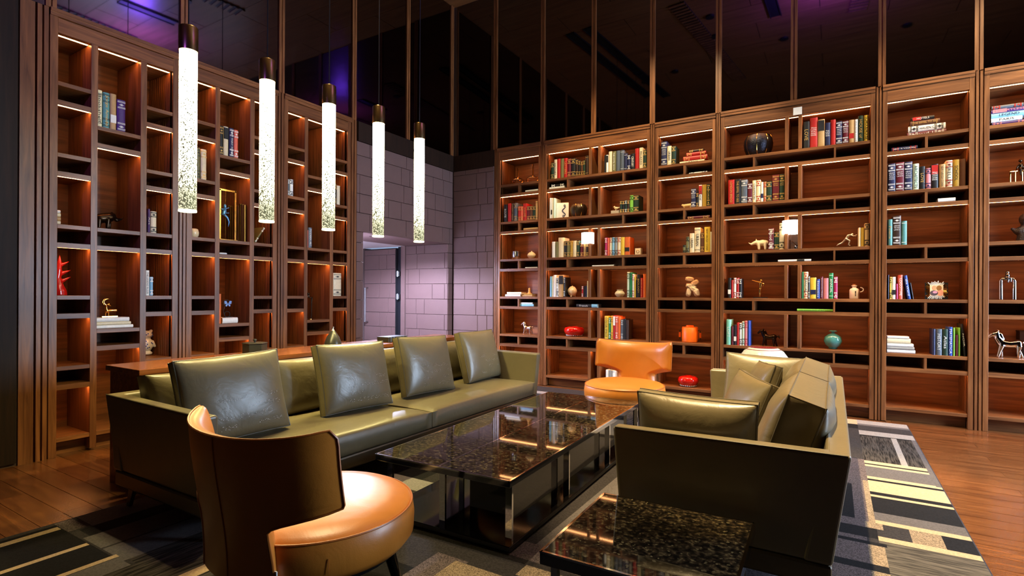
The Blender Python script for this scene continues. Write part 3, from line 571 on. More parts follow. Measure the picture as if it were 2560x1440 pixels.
# ------------------------------------------------------------------ tan chairs
def chair(label, loc, rz):
    t = thing('lounge_chair', label, 'chair', loc, rz)
    MB().lathe([(.30, .262), (.345, .272), (.366, .30), (.369, .36), (.362, .405), (.352, .415), (.335, .428), (.26, .443), (.14, .45), (0, .452)], 56).build('seat', TAN, t, smooth=60, world=False)
    pr_ = MB().tube([(.359 * math.cos(a), .359 * math.sin(a), .412) for a in [2 * math.pi * i / 56 for i in range(56)]], .0045, 6, closed=True); pr_.build('seat_piping', TANP, t, smooth=True, world=False)
    sm = MB()
    for a in (-35, 215): sm.tube([(.3695 * math.cos(D2R(a)), .371 * math.sin(D2R(a)), z) for z in (.31, .33, .36)], .001, 5)
    sm.build('seat_seam', TANP, t, world=False)
    MB().lathe([(.28, .235), (.31, .24), (.325, .265), (.2, .268)], 40).build('base_ring', BLACK, t, smooth=True, world=False)
    for a in (40, 140, 220, 320):
        c, s = math.cos(D2R(a)), math.sin(D2R(a)); MB().tube([(c * .255, s * .255, .255), (c * .29, s * .29, .13), (c * .325, s * .325, .0)], [.026, .021, .013], 10).build('leg', BLACKGLOSS, t, smooth=True, world=False)
    # wrap-around back: narrow waist, wide wings
    NA = 28; z0 = .27; RB_ = .47
    def ss(a, b, x): x = max(0, min(1, (x - a) / (b - a))); return x * x * (3 - 2 * x)
    def half(z): return .195 - .01 * ss(.3, .46, z) + .20 * ss(.47, .555, z) - .014 * ss(.56, .8, z)
    def surf(a, v, inner):
        zt = .772 + .035 * abs(a) ** 2 - .035 * ss(.9, 1, abs(a)) ** 2
        zn = z0 + v * (.772 - z0); z = z0 + v * (zt - z0)
        hw = half(zn); ph = a * math.asin(min(.968, hw / .385)); lean = .02 - .055 * ss(.3, .8, z); k_ = 0
        if inner:
            e = min(1, (1 - abs(a)) / .25) * min(1, (1 - v) / .14); k_ = .014 + .06 * max(0, e) ** .5
        nx, ny = math.sin(ph) / .385, -math.cos(ph) / .25; nl = math.hypot(nx, ny)
        return (.385 * math.sin(ph) - k_ * nx / nl, -.14 + lean - .25 * math.cos(ph) - k_ * ny / nl, z)
    vv = [0, .1, .2, .3, .36, .4, .425, .45, .475, .5, .52, .54, .56, .58, .6, .64, .68, .73, .78, .83, .88, .92, .95, .97, .985, 1]
    mb = MB(); idx = {}
    for inn in (0, 1):
        for j, v in enumerate(vv):
            for i in range(NA + 1): idx[inn, i, j] = len(mb.v); mb.v.append(surf(2 * i / NA - 1, v, inn))
    J = len(vv) - 1
    for j in range(J):
        for i in range(NA):
            mb.f.append((idx[0, i, j], idx[0, i + 1, j], idx[0, i + 1, j + 1], idx[0, i, j + 1])); mb.f.append((idx[1, i, j + 1], idx[1, i + 1, j + 1], idx[1, i + 1, j], idx[1, i, j]))
    for i in range(NA): mb.f.append((idx[0, i, J], idx[0, i + 1, J], idx[1, i + 1, J], idx[1, i, J])); mb.f.append((idx[0, i + 1, 0], idx[0, i, 0], idx[1, i, 0], idx[1, i + 1, 0]))
    for j in range(J): mb.f.append((idx[0, 0, j + 1], idx[1, 0, j + 1], idx[1, 0, j], idx[0, 0, j])); mb.f.append((idx[0, NA, j], idx[1, NA, j], idx[1, NA, j + 1], idx[0, NA, j + 1]))
    mb.m = [0] * len(mb.f); bk_ = mb.build('backrest', TAN, t, smooth=50, world=False); fix_normals(bk_)
    ed = [surf(-1, v, 0) for v in vv[::1]] + [surf(2 * i / NA - 1, 1, 0) for i in range(1, NA)] + [surf(1, v, 0) for v in vv[::-1]]
    MB().tube(ed, .0042, 6).build('piping', TANP, bk_, smooth=True, world=False)
    MB().tube([tuple(c * 1.002 for c in surf(0, v, 0)[:2]) + (surf(0, v, 0)[2],) for v in vv], .0022, 5).build('back_seam', TANP, bk_, world=False)
    return t
ch1 = chair('tan leather lounge chair standing between the long sofa and the granite side table', (-1.725, 1.391, RZ + .004), D2R(1))
p = [(.19, -.36), (.19, -.374)]
MB().box(.186, .204, -.335, -.331, .28, .345).build('fabric_tag', WHITE, ch1, world=False)
ch2 = chair('tan leather lounge chair in front of the bookcases at the head of the low table', (-1.655, 4.74, RZ + .004), D2R(180))
# ------------------------------------------------------------------ low table and side table
def frame_bar(mb, x0, x1, y0, y1, z0, z1): mb.box(x0, x1, y0, y1, z0, z1)
ct = thing('coffee_table', 'long low black granite table with chrome legs between the sofas', 'table', (-1.765, 3.23, 0), D2R(1.6))
HW, HL = .425, 1.095
for sx in (-1, 1):
    for sy in (-1, 1):
        x0, x1 = (0.002, HW) if sx > 0 else (-HW, -.002); y0, y1 = (.002, HL) if sy > 0 else (-HL, -.002)
        MB().box(x0, x1, y0, y1, .345, .37).build('granite_slab', GRANITE, ct, bevel=.002, world=False)
mb = MB()
for s in (-1, 1): mb.box(s * HW - .004, s * HW + .004, -HL - .004, HL + .004, .338, .368).box(-HW, HW, s * HL - .004, s * HL + .004, .338, .368)
mb.box(-HW + .01, HW - .01, -HL + .01, HL - .01, .33, .345); mb.build('top_frame', flat('dark_chrome', (.25, .25, .27, 1), .07, 1), ct, bevel=.0015, world=False)
MB().box(-.004, .004, -HL, HL, .3695, .3708).box(-HW, HW, -.004, .004, .3695, .3708).build('seam_strip', CHROME, ct, world=False)
mb = MB()
for s in (-1, 1): mb.box(s * HW - .005, s * HW + .005, -HL - .005, HL + .005, .364, .371).box(-HW, HW, s * HL - .005, s * HL + .005, .364, .371)
mb.build('edge_trim', CHROME, ct, world=False)
MB().box(-HW, HW, -HL, HL, .03, .055).build('base_plate', BLACKGLOSS, ct, bevel=.003, world=False)
MB().box(-HW + .08, HW - .08, -HL + .08, HL - .08, RZ, .03).build('plinth', BLACK, ct, world=False)
mb = MB().box(.09, HW - .07, -HL + .16, HL - .16, .055, .33); mb.build('storage_core', BLACKGLOSS, ct, world=False)
for x in (-HW + .06, -.005, HW - .03):
    for y in (-HL + .05, -.36, .36, HL - .05): MB().box(x - .018, x + .018, y - .007, y + .007, .055, .33).build('leg', CHROME, ct, world=False)
st = thing('side_table', 'square black granite side table in front of the two-seat sofa arm', 'table', (-.56, 1.935, 0), D2R(1.2))
MB().box(-.305, .305, -.31, .31, .345, .37).build('granite_slab', GRANITE, st, bevel=.002, world=False)
mb = MB()
for s in (-1, 1): mb.box(s * .305 - .004, s * .305 + .004, -.314, .314, .325, .368).box(-.305, .305, s * .31 - .004, s * .31 + .004, .325, .368)
mb.box(-.3, .3, -.3, .3, .332, .345); mb.build('top_frame', MATS['dark_chrome'], st, bevel=.0015, world=False)
mb = MB()
for s in (-1, 1): mb.box(s * .305 - .005, s * .305 + .005, -.315, .315, .3645, .371).box(-.305, .305, s * .31 - .005, s * .31 + .005, .3645, .371)
mb.build('edge_trim', CHROME, st, world=False)
for x in (-1, 1):
    for y in (-1, 1): MB().box(x * .27 - .012, x * .27 + .012, y * .27 - .012, y * .27 + .012, RZ, .332).build('leg', CHROME, st, world=False)
mb = MB()
for s in (-1, 1): mb.box(-.27, .27, s * .27 - .01, s * .27 + .01, RZ, .03).box(s * .27 - .01, s * .27 + .01, -.27, .27, RZ, .03)
mb.build('floor_rail', CHROME, st, world=False)
# ------------------------------------------------------------------ console behind the long sofa
cs = thing('console_table', 'long dark walnut console table standing behind the long sofa', 'table', (-3.9, 3.4, 0))
B('table_top', W_TAB, cs, -4.12, -3.665, 1.61, 5.0, .74, .775, bevel=.003); B('end_panel', W_TAB, cs, -4.10, -3.68, 1.63, 1.68, 0, .74); B('end_panel', W_TAB, cs, -4.10, -3.68, 4.93, 4.98, 0, .74); B('apron', W_TAB, cs, -3.70, -3.685, 1.68, 4.93, .62, .74); B('back_apron', W_TAB, cs, -4.10, -4.085, 1.68, 4.93, .62, .74)
GUN = flat('gunmetal_lacquer', srgb(52, 52, 50), .3, .3)
hx = thing('hexagonal_box', 'black faceted box with a knob lid on the console', 'box', (-3.85, 2.495, .775))
def hexa(r, z0, z1, mat, nm, par, r2=None, n=6):
    r2 = r if r2 is None else r2; MB().lathe([(r, z0), (r2, z1)], n).build(nm, mat, par, world=False, bevel=.003)
hexa(.088, 0, .085, GUN, 'body', hx); hexa(.092, .087, .097, GUN, 'lid', hx); MB().lathe([(.006, .097), (.006, .108), (.014, .112), (.014, .122), (.004, .126)], 12).build('knob', GUN, hx, smooth=True, world=False)
cv = thing('cone_bottle', 'dark cone-shaped bottle with a pale tip on the console', 'bottle', (-3.85, 3.247, .775))
MB().lathe([(.07, 0), (.076, .012), (.073, .04), (.055, .09), (.03, .13), (.017, .148)], 28).build('body', GUN, cv, smooth=True, world=False); MB().lathe([(.017, .149), (.01, .162), (.007, .17), (.009, .178), (0, .184)], 16).build('stopper', STEEL, cv, smooth=True, world=False)
rbx = thing('ribbed_box', 'small black ribbed box near the doorway end of the console', 'box', (-3.85, 4.0, .775))
MB().box(-.08, .08, -.135, .135, 0, .052).build('body', GUN, rbx, world=False, bevel=.003)
mb = MB()
for i in range(6): mb.tube([(.082, -.11 + i * .044, .004), (.082, -.11 + i * .044, .048)], .014, 8)
mb.build('ribs', GUN, rbx, smooth=True, world=False)
# ------------------------------------------------------------------ pendants
PMAT = bubble_glass(); CABLE = flat('pendant_cable', srgb(18, 16, 22), .4)
PT = ['over the console end by the dark panelling', 'second from the dark-panelling end', 'in the middle of the row of five', 'second from the doorway end', 'at the doorway end of the row']
for i in range(5):
    y = 1.75 + .53 * i; t = thing('pendant_lamp', 'glowing bubble-glass tube pendant, ' + PT[i], 'pendant lamp', (-3.39, y, 1.75), 0, 'bubble-glass pendants over the console')
    ti = (0, .9, .8, 0, -.4)[i]
    MB().lathe([(.0, 0), (.046, 0), (.049, .004), (.049, .985), (.045, .99)], 32).build('glass_tube', PMAT, t, smooth=True, world=False)
    MB().lathe([(.0495, .0), (.0505, .004), (.0495, .012)], 32).build('glass_foot', emit('tube_foot', (1, .95, .6, 1), 2.4) if i == 0 else MATS['tube_foot'], t, smooth=True, world=False)
    MB().lathe([(.053, .982), (.053, 1.125), (.05, 1.13), (.01, 1.132)], 32).build('cap', BRONZE, t, smooth=True, world=False)
    MB().tube([(0, 0, 1.13), (0, 0, CEIL - 1.75 - .02)], .004, 8).build('cable', CABLE, t, world=False)
    light('pendant_downlight', 'SPOT', (-3.39, y, 1.742), 60, (1, .84, .32), (-3.32, y, 0), spot_size=D2R(150), spot_blend=.5, shadow_soft_size=.045)
    MB().lathe([(.05, CEIL - 1.775), (.05, CEIL - 1.752)], 20).build('ceiling_rose', BLACK, t, world=False)
# ------------------------------------------------------------------ books
PAL = {'K': ('black', 26, 24, 26), 'R': ('red', 178, 30, 28), 'M': ('maroon', 98, 20, 36), 'N': ('navy', 34, 38, 74), 'G': ('dark green', 28, 52, 38), 'g': ('bright green', 34, 128, 70), 'O': ('olive', 112, 106, 62), 'C': ('cream', 228, 212, 176), 'W': ('white', 236, 234, 230), 'T': ('tan', 188, 148, 96), 'B': ('brown', 92, 54, 32), 'Y': ('yellow', 226, 190, 62), 'd': ('gold', 178, 138, 44), 'S': ('slate grey', 84, 92, 104), 'A': ('aqua', 128, 206, 190), 'E': ('teal', 86, 140, 138), 'L': ('light blue', 132, 186, 214), 'U': ('blue', 38, 72, 168), 'P': ('purple', 74, 40, 110), 'p': ('pink', 214, 128, 134), 'o': ('orange', 222, 104, 34), 'c': ('coral', 220, 96, 70), 'X': ('grey', 150, 148, 146), 'D': ('dark brown', 52, 32, 24), 'm': ('magenta', 176, 40, 96), 'i': ('lime green', 132, 196, 70), 'v': ('pale green', 196, 216, 190)}
def bmat(k): return flat('cover_' + PAL[k][0].replace(' ', '_'), srgb(*PAL[k][1:]), .45, var=.15, scale=60)
BAYN = {'r1': 'corner bookcase', 'r2': 'second bookcase from corner', 'r3': 'third bookcase from corner', 'r4': 'fourth bookcase from corner', 'r5': 'fifth bookcase from corner', 'r6': 'sixth bookcase from corner', 'lA': 'bookcase with red coral', 'lB': 'bookcase with lizard frame', 'lC': 'bookcase by the doorway'}
ROWN = ['top shelf', 'second shelf', 'third shelf', 'fourth shelf', 'fifth shelf', 'bottom shelf']
book_cache = {}
def book_meshes(t, h, d):
    k = (round(t, 4), round(h, 3), round(d, 3))
    if k not in book_cache:
        c = MB(); bt = min(.003, t * .18); n = 6; R = t * .5; out = [(t / 2, .012)] + [(R * math.cos(math.pi * i / n), .012 - .010 * math.sin(math.pi * i / n)) for i in range(1, n)] + [(-t / 2, .012)]
        c.prism(out[::-1], 0, h); c.box(-t / 2, -t / 2 + bt, .012, d, 0, h).box(t / 2 - bt, t / 2, .012, d, 0, h)
        p = MB().box(-t / 2 + bt, t / 2 - bt, .012, d - .004, .004, h - .005); book_cache[k] = (c, p)
    return book_cache[k]
def book(col, loc, rot, t, h, d=.18, deco='', title='', tcol=None, label=None, group=None):
    c, p = book_meshes(t, h, d); key = ('m', round(t, 4), round(h, 3), round(d, 3), col)
    if key not in book_cache: book_cache[key] = c.mesh('book', bmat(col), 50)
    o = link('book', book_cache[key]); o.location = loc; o.rotation_euler = rot; tag(o, label, 'book', group)
    kp = key[:4] + ('pg',)
    if kp not in book_cache: book_cache[kp] = p.mesh('pages', PAGES)
    link('pages', book_cache[kp], o)
    dark = col in 'KRMNGgOBSUPDmEo'; ink = tcol or (GILT if dark else INK); yf = .0012
    if deco:
        bm_ = MB(); mat = {'b': GILT, 's': SILVERP, 'k': INK, 'r': bmat('R'), 'n': bmat('N'), 'w': WHITE, 'p': bmat('p')}[deco[0]]
        zs = {1: (.06, .09, .24, .27, .73, .76, .91, .94), 2: (.1, .9), 3: ()}[min(3, len(deco))]
        for z in zs: bm_.box(-t * .46, t * .46, yf + .0004, .008, z * h, z * h + .004)
        if len(deco) == 1:
            for z in (.16, .84): bm_.box(-t * .13, t * .13, yf, .006, z * h - .008, z * h + .008); bm_.box(-t * .28, t * .28, yf + .0002, .006, z * h - .002, z * h + .002)
        if len(deco) == 3: bm_.box(-t * .45, t * .45, yf, .008, h * .58, h * .96) if deco[1] == 't' else bm_.box(-t * .45, t * .45, yf, .008, h * .2, h * .42)
        bm_.build('spine_bands', mat, o, world=False)['kind'] = 'stuff'
    if title:
        if '|' in title:
            ln = title.split('|'); zz = h * .66
            for q in ln: lettering(q, ink, o, 0, zz, t * .74, min(.013, h * .05), yf - .0012, False); zz -= min(.02, h * .075)
        else: lettering(title, ink, o, 0, h * .5, t * (.54 if len(title) < 12 else .36), h * min(.86, .1 + .075 * len(title)), yf - .0012, True)
    return o
LBL = {}
def clear(wall, a, b, z):
    """keep a..b clear of stiles, uprights and slot dividers"""
    inslot = any(abs(z - (LINE[k] + .038)) < .05 for k in range(1, 6)); bl = []
    if wall == 'r':
        for x0 in (-4.185, -1.868, .453): bl += [(x0 - .09, x0 + .002), (x0 + .633, x0 + .7)] + ([(x0 + .304, x0 + .326)] if inslot else [])
        for x0 in (-3.419, -1.098, 1.235): bl += [(x0 - .1, x0 + .002), (x0 + 1.408, x0 + 1.5)] + ([(x0 + .305, x0 + .325), (x0 + 1.09, x0 + 1.108)] if inslot else [(x0 + .628, x0 + .663), (x0 + .757, x0 + .792)])
    else:
        for y0 in (1.653, 2.641, 3.637): bl += [(y0 - .1, y0 + .002), (y0 + .211, y0 + .256), (y0 + .563, y0 + .61), (y0 + .816, y0 + .9)]
    for p, q in bl:
        if a < q and b > p:
            if (a + b) / 2 > (p + q) / 2: a2 = q + .001; b = b if b - a2 > .009 else a2 + (b - a); a = a2
            else: b2 = p - .001; a = a if b2 - a > .009 else b2 - (b - a); b = b2
    return (a, b)
def uniq(l):
    n = LBL.get(l, 0); LBL[l] = n + 1; return l if not n else None
def at_wall(wall, x, y, sb=.03): return on_y(x, y, YW + sb) if wall == 'r' else on_x(x, y, XW - sb)
def wrow(bay, k, z, crop, items, where=None, sb=.03):
    ox, oy, s = crop; wall = bay[0]; rz = 0 if wall == 'r' else D2R(90); where = where or ROWN[k]; N = len(items)
    for i, it in enumerate(items):
        x0, x1, yt, col = it[:4]; deco = it[4] if len(it) > 4 else ''; title = it[5] if len(it) > 5 else ''; tilt = it[6] if len(it) > 6 else 0
        a = at_wall(wall, ox + x0 / s, oy + yt / s, sb); b = at_wall(wall, ox + x1 / s, oy + yt / s, sb)
        u = (a.x, b.x) if wall == 'r' else (a.y, b.y); t = max(.008, abs(u[1] - u[0]) - .0012); h = min(.335, max(.09, (a.z + b.z) / 2 - z)); c = (u[0] + u[1]) / 2
        u = clear(wall, u[0], u[1], z); t = max(.008, abs(u[1] - u[0]) - .0012); c = (u[0] + u[1]) / 2
        lift = .0005 + t / 2 * math.sin(abs(D2R(tilt)))
        loc = (c, YW + sb, z + lift) if wall == 'r' else (XW - sb, c, z + lift)
        nm = PAL[col][0]; pv = PAL[items[i - 1][3]][0] if i else None; nx = PAL[items[i + 1][3]][0] if i < N - 1 else None
        ad = ('banded ' if deco and len(deco) == 1 else '') + nm
        if pv and nx: l = f'{ad} book between {pv} and {nx}, {where}, {BAYN[bay]}'
        elif nx: l = f'{ad} end book beside {nx} one, {where}, {BAYN[bay]}'
        elif pv: l = f'{ad} end book beside {pv} one, {where}, {BAYN[bay]}'
        else: l = f'single upright {ad} book, {where}, {BAYN[bay]}'
        if len(l.split()) > 16: l = l.replace('banded ', '')
        if uniq(l) is None:
            for w_ in ('thin', 'slim', 'upright', 'narrower', 'plain'):
                l2 = w_ + ' ' + l
                if uniq(l2): l = l2; break
        book(col, loc, (0, D2R(tilt), rz), t, h, .19 if h > .17 else .14, deco, title, it[7] if len(it) > 7 else None, l, f'upright books in the {BAYN[bay]}')
def stack(bay, z, crop, items, where, sb=.03):
    """books lying flat, listed from the bottom: (x0, x1, thickness, colour, deco, title)"""
    ox, oy, s = crop; wall = bay[0]; rz = 0 if wall == 'r' else D2R(90); N = len(items)
    for i, it in enumerate(items):
        x0, x1, t, col = it[:4]; deco = it[4] if len(it) > 4 else ''; title = it[5] if len(it) > 5 else ''
        a = at_wall(wall, ox + x0 / s, CY - 100 if z > CAMH else CY + 100, sb); b = at_wall(wall, ox + x1 / s, CY, sb); u = (a.x, b.x) if wall == 'r' else (a.y, b.y); u = clear(wall, u[0], u[1], z); h = abs(u[1] - u[0])
        loc = (u[1], YW + sb, z + .0005 + t / 2) if wall == 'r' else (XW - sb, u[1], z + .0005 + t / 2)
        pos = 'lying alone' if N == 1 else (('lowest', 'second', 'third', 'fourth', 'fifth')[i] + ' in a lying stack' if i < N - 1 else 'topmost in a lying stack')
        l = f'{PAL[col][0]} book {pos}, {where}, {BAYN[bay]}'
        if uniq(l) is None: l = 'other ' + l; uniq(l)
        book(col, loc, (0, D2R(-90), rz), t - .0008, h, .17, deco, title, it[6] if len(it) > 6 else None, l, f'books lying flat in the {BAYN[bay]}'); z += t
C1 = (1230, 330, 4.363); C2 = (1230, 640, 4.0); C3 = (1630, 260, 3.6); C4 = (1630, 620, 3.272); C5 = (2190, 180, 3.789); C6 = (2190, 520, 2.57)
S = SHELF; GZ = [None] + [LINE[k] + .038 for k in range(1, 6)]
slot_ = lambda k: 'slot under ' + ROWN[k]
# corner bookcase
stack('r1', GZ[1], C1, [(358, 498, .032, 'W')], slot_(0))
wrow('r1', 1, S[1], C1, [(125, 163, 790, 'K', '', 'ROUTE', 0, WHITE), (168, 207, 780, 'R'), (209, 236, 778, 'D', '', 'DESERT PRINT'), (238, 272, 775, 'S', 'b'), (280, 308, 812, 'R', 'b'), (308, 335, 812, 'c', 'b'), (336, 377, 780, 'R', '', 'VOLUME'), (377, 408, 808, 'M', 'b'), (408, 440, 805, 'B', 'b'), (440, 472, 808, 'G', 'b'), (472, 498, 752, 'T', 'kk')])
stack('r1', GZ[2], C1, [(340, 498, .035, 'T')], slot_(1))
stack('r1', GZ[3], C2, [(330, 453, .018, 'W')], slot_(2))
stack('r1', S[3], C2, [(128, 280, .032, 'W'), (150, 290, .034, 'C')], ROWN[3]); stack('r1', S[3], C2, [(292, 400, .022, 'T'), (320, 400, .02, 'd')], 'under figurine', .06)
stack('r1', GZ[4], C2, [(260, 415, .034, 'L'), (280, 405, .022, 'W')], slot_(3))
# second
wrow('r2', 0, S[0], C1, [(640, 673, 335, 'G', 'b'), (675, 706, 300, 'C', '', 'HISTORY'), (708, 743, 292, 'R'), (745, 780, 290, 'O'), (782, 818, 285, 'R', '', 'LETTERS'), (820, 858, 290, 'M', 'b'), (860, 908, 287, 'K', 'b'), (910, 938, 300, 'D', 'b'), (940, 964, 310, 'K', 'b'), (966, 989, 318, 'B', 'b'), (991, 1014, 308, 'G', 'b'), (1016, 1050, 258, 'D', 'bb')], 'top shelf left')
wrow('r2', 0, S[0], C1, [(1222, 1240, 252, 'K'), (1242, 1267, 250, 'W', 'ktt'), (1270, 1307, 212, 'C'), (1309, 1350, 210, 'O', '', 'THE HOTEL BOOK', 0, WHITE), (1352, 1395, 203, 'S'), (1398, 1438, 198, 'S', 'ss'), (1440, 1474, 235, 'N', 'ss'), (1476, 1508, 250, 'N', 's'), (1510, 1555, 235, 'K', '', 'CENTURY', 0, WHITE), (1560, 1600, 178, 'R'), (1605, 1645, 170, 'C', '', 'PALAZZO'), (1647, 1683, 200, 'G', 'b')], 'top shelf right')
stack('r2', GZ[1], C1, [(620, 780, .034, 'W'), (640, 780, .034, 'K', 'w')], slot_(0))
wrow('r2', 1, S[1], C1, [(625, 640, 720, 'W'), (641, 654, 720, 'W', 'kbb'), (655, 667, 720, 'C'), (668, 684, 720, 'v')], 'second shelf left')
wrow('r2', 1, S[1], C1, [(1392, 1418, 750, 'G', 'b'), (1420, 1445, 750, 'K', 'b'), (1447, 1470, 745, 'G', 's'), (1472, 1498, 745, 'D', 'b'), (1500, 1538, 690, 'i', 'k'), (1540, 1600, 690, 'G', 'b')], 'second shelf right')
wrow('r2', 2, S[2], C1, [(650, 685, 1197, 'W'), (687, 720, 1197, 'O'), (722, 780, 1152, 'C'), (781, 811, 1190, 'K', 'b'), (813, 847, 1188, 'O', 'b'), (849, 878, 1186, 'd', 'b'), (880, 918, 1186, 'C'), (920, 952, 1185, 'G', 'b'), (960, 993, 1208, 'M', 'b'), (995, 1022, 1208, 'T', 'b'), (1023, 1050, 1210, 'D', 'b')], 'third shelf left')
wrow('r2', 2, S[2], C1, [(1228, 1254, 1152, 'm', 'w'), (1256, 1279, 1155, 'c'), (1281, 1304, 1153, 'C', 'r'), (1306, 1334, 1150, 'L', 'n'), (1336, 1364, 1150, 'X', 'k'), (1366, 1402, 1148, 'C', 'r'), (1404, 1444, 1147, 'Y'), (1446, 1500, 1145, 'o', 'kbb')], 'third shelf right')
stack('r2', GZ[3], C2, [(1000, 1215, .02, 'W')], slot_(2))
wrow('r2', 3, S[3], C2, [(575, 598, 205, 'L'), (600, 611, 202, 'C'), (612, 639, 190, 'W'), (640, 664, 215, 'W', 'k', 'CITY SEAS'), (666, 712, 190, 'T', 'ktt'), (713, 728, 212, 'K', 'w')], 'fourth shelf left')
wrow('r2', 3, S[3], C2, [(895, 911, 300, 'R', 'w'), (913, 929, 300, 'K'), (931, 946, 300, 'N'), (948, 959, 250, 'C')], 'fourth shelf middle')
wrow('r2', 3, S[3], C2, [(1348, 1371, 160, 'v', 'k'), (1373, 1399, 165, 'g', 'n'), (1401, 1419, 180, 'W', 'r'), (1421, 1436, 205, 'Y'), (1437, 1447, 240, 'K'), (1449, 1480, 185, 'K', '', 'BIOLOGY'), (1482, 1507, 220, 'R', '', 'EDGE OF STONE'), (1509, 1538, 180, 'o')], 'fourth shelf right')
stack('r2', GZ[4], C2, [(840, 990, .047, 'K', '', 'French', SILVERP)], slot_(3)); stack('r2', GZ[4], C2, [(992, 1050, .047, 'L')], slot_(3))
wrow('r2', 4, S[4], C2, [(1122, 1163, 600, 'Y', '', 'COLOR SPACE'), (1165, 1186, 615, 'g', 'w'), (1188, 1208, 598, 'Y', 'r'), (1209, 1231, 595, 'R', 'wtt'), (1233, 1258, 600, 'c', 'w'), (1259, 1284, 608, 'o'), (1286, 1310, 635, 'S', 's'), (1311, 1335, 630, 'K'), (1337, 1362, 640, 'D')], 'fifth shelf right')
wrow('r2', 5, S[5], C2, [(1135, 1164, 1140, 'W'), (1166, 1199, 1145, 'X'), (1201, 1225, 1150, 'W', 'kk')], 'bottom shelf right')
# third
wrow('r3', 0, S[0], C3, [(82, 133, 338, 'N', 's', 'LIBRARY|OF|WORLD|POETRY', 0, SILVERP), (135, 174, 378, 'C', '', 'URBAN'), (176, 212, 378, 'G', 'b')])
stack('r3', S[0], C3, [(245, 465, .03, 'C', '', 'URBAN'), (275, 490, .055, 'R', 'b'), (303, 478, .043, 'R', 'b'), (328, 455, .028, 'D', 'b')], ROWN[0], .05)
stack('r3', GZ[1], C3, [(330, 490, .02, 'W', 'n')], slot_(0))
wrow('r3', 1, S[1], C3, [(350, 394, 762, 'N', 's', 'LIBRARY|OF|POETRY', 0, SILVERP), (396, 418, 800, 'K', 'b'), (420, 450, 728, 'W', 'rtt', 'EDGE'), (452, 490, 725, 'd'), (493, 522, 722, 'G', 'b', 'HORSES'), (524, 538, 740, 'B')])
stack('r3', GZ[2], C3, [(315, 515, .035, 'M', 'b')], slot_(1))
wrow('r3', 2, S[2], C3, [(275, 302, 1268, 'O', 'k'), (304, 332, 1195, 'O', 'k'), (337, 380, 1163, 'C', '', 'URBAN'), (382, 434, 1112, 'C', 'kk', 'URBAN'), (436, 467, 1158, 'B', 'b'), (470, 521, 1106, 'Y', '', 'NEW HAUGH CONN'), (523, 538, 1150, 'C')])
# fourth
wrow('r4', 0, S[0], C3, [(1360, 1420, 158, 'K', '', 'LOVE'), (1422, 1490, 122, 'R', '', 'Where|I LIVE|STORY|street|DOORS', 0, WHITE), (1492, 1555, 138, 'T', 'ktt'), (1557, 1606, 168, 'N', '', 'Your|LIVE|STORY|DOORS', 0, WHITE), (1608, 1654, 140, 'R'), (1656, 1713, 157, 'N', 's', 'LIBRARY|OF|WORLD|POETRY', 0, SILVERP), (1715, 1769, 150, 'M', 's', 'LIBRARY|THE WEST|LANDS', 0, SILVERP), (1771, 1820, 142, 'T', 'rbb'), (1822, 1853, 138, 'W', '', 'the long road'), (1855, 1904, 105, 'G', '', 'HOUSE of'), (1908, 1960, 98, 'Y', '', 'SCHOOLHOUSE')])
wrow('r4', 1, S[1], C3, [(685, 742, 683, 'R', '', 'LONDON BRIDGE'), (745, 798, 677, 'K', '', 'THE EIFFEL TO BEE'), (802, 858, 680, 'S', 's'), (860, 902, 712, 'M', 's'), (904, 937, 687, 'C', '', 'CHAMPION'), (939, 977, 683, 'C', 'r'), (979, 1002, 702, 'W', 'nbb'), (1004, 1029, 700, 'T', 'r'), (1031, 1078, 697, 'G', 'b'), (1083, 1145, 638, 'M', 'b', 'LIBRARY|THE WEST'), (1147, 1192, 632, 'G', 'b', 'LAMB|POEMS')])
wrow('r4', 2, S[2], C3, [(1047, 1097, 1117, 'M', 'w', 'Proud Life', 0, WHITE), (1099, 1143, 1155, 'G', 'b'), (1145, 1190, 1072, 'C', 'k')], 'third shelf left')
wrow('r4', 2, S[2], C3, [(1858, 1878, 1112, 'C'), (1880, 1908, 1112, 'd'), (1913, 1963, 1073, 'T', 'k')], 'third shelf right')
stack('r4', GZ[3], C4, [(1030, 1300, .026, 'W', 'kbb', '')], slot_(2))
wrow('r4', 3, S[3], C4, [(620, 646, 245, 'K', 'wbb'), (648, 665, 262, 'R'), (667, 689, 245, 'W', 'r'), (691, 712, 245, 'R', 'w'), (714, 733, 250, 'K', 'w')], 'fourth shelf left')
wrow('r4', 3, S[3], C4, [(1224, 1240, 195, 'g'), (1242, 1276, 195, 'C', 'r', 'MANUAL'), (1278, 1291, 230, 'S', 'w'), (1293, 1344, 242, 'Y', 'nbb'), (1346, 1375, 255, 'U', '', 'Statistics', 0, WHITE), (1378, 1400, 235, 'M', '', 'Economics MIQU', 0, WHITE), (1402, 1445, 247, 'p'), (1448, 1484, 205, 'g', 'ww', 'ANNUAL', 0, WHITE), (1488, 1519, 235, 'm', 'w')], 'fourth shelf right')
stack('r4', GZ[4], C4, [(1185, 1483, .028, 'i', '', 'THE HUMAN FACE OF BIG DATA')], slot_(3))
wrow('r4', 4, S[4], C4, [(607, 645, 585, 'A', '', 'LOFT', 0, WHITE), (647, 666, 640, 'M'), (668, 691, 628, 'K', 'wbb'), (693, 713, 612, 'R'), (715, 734, 615, 'W', 'k'), (736, 756, 602, 'v', 'n'), (758, 781, 598, 'p', 'r'), (783, 803, 595, 'U')], 'fifth shelf left')
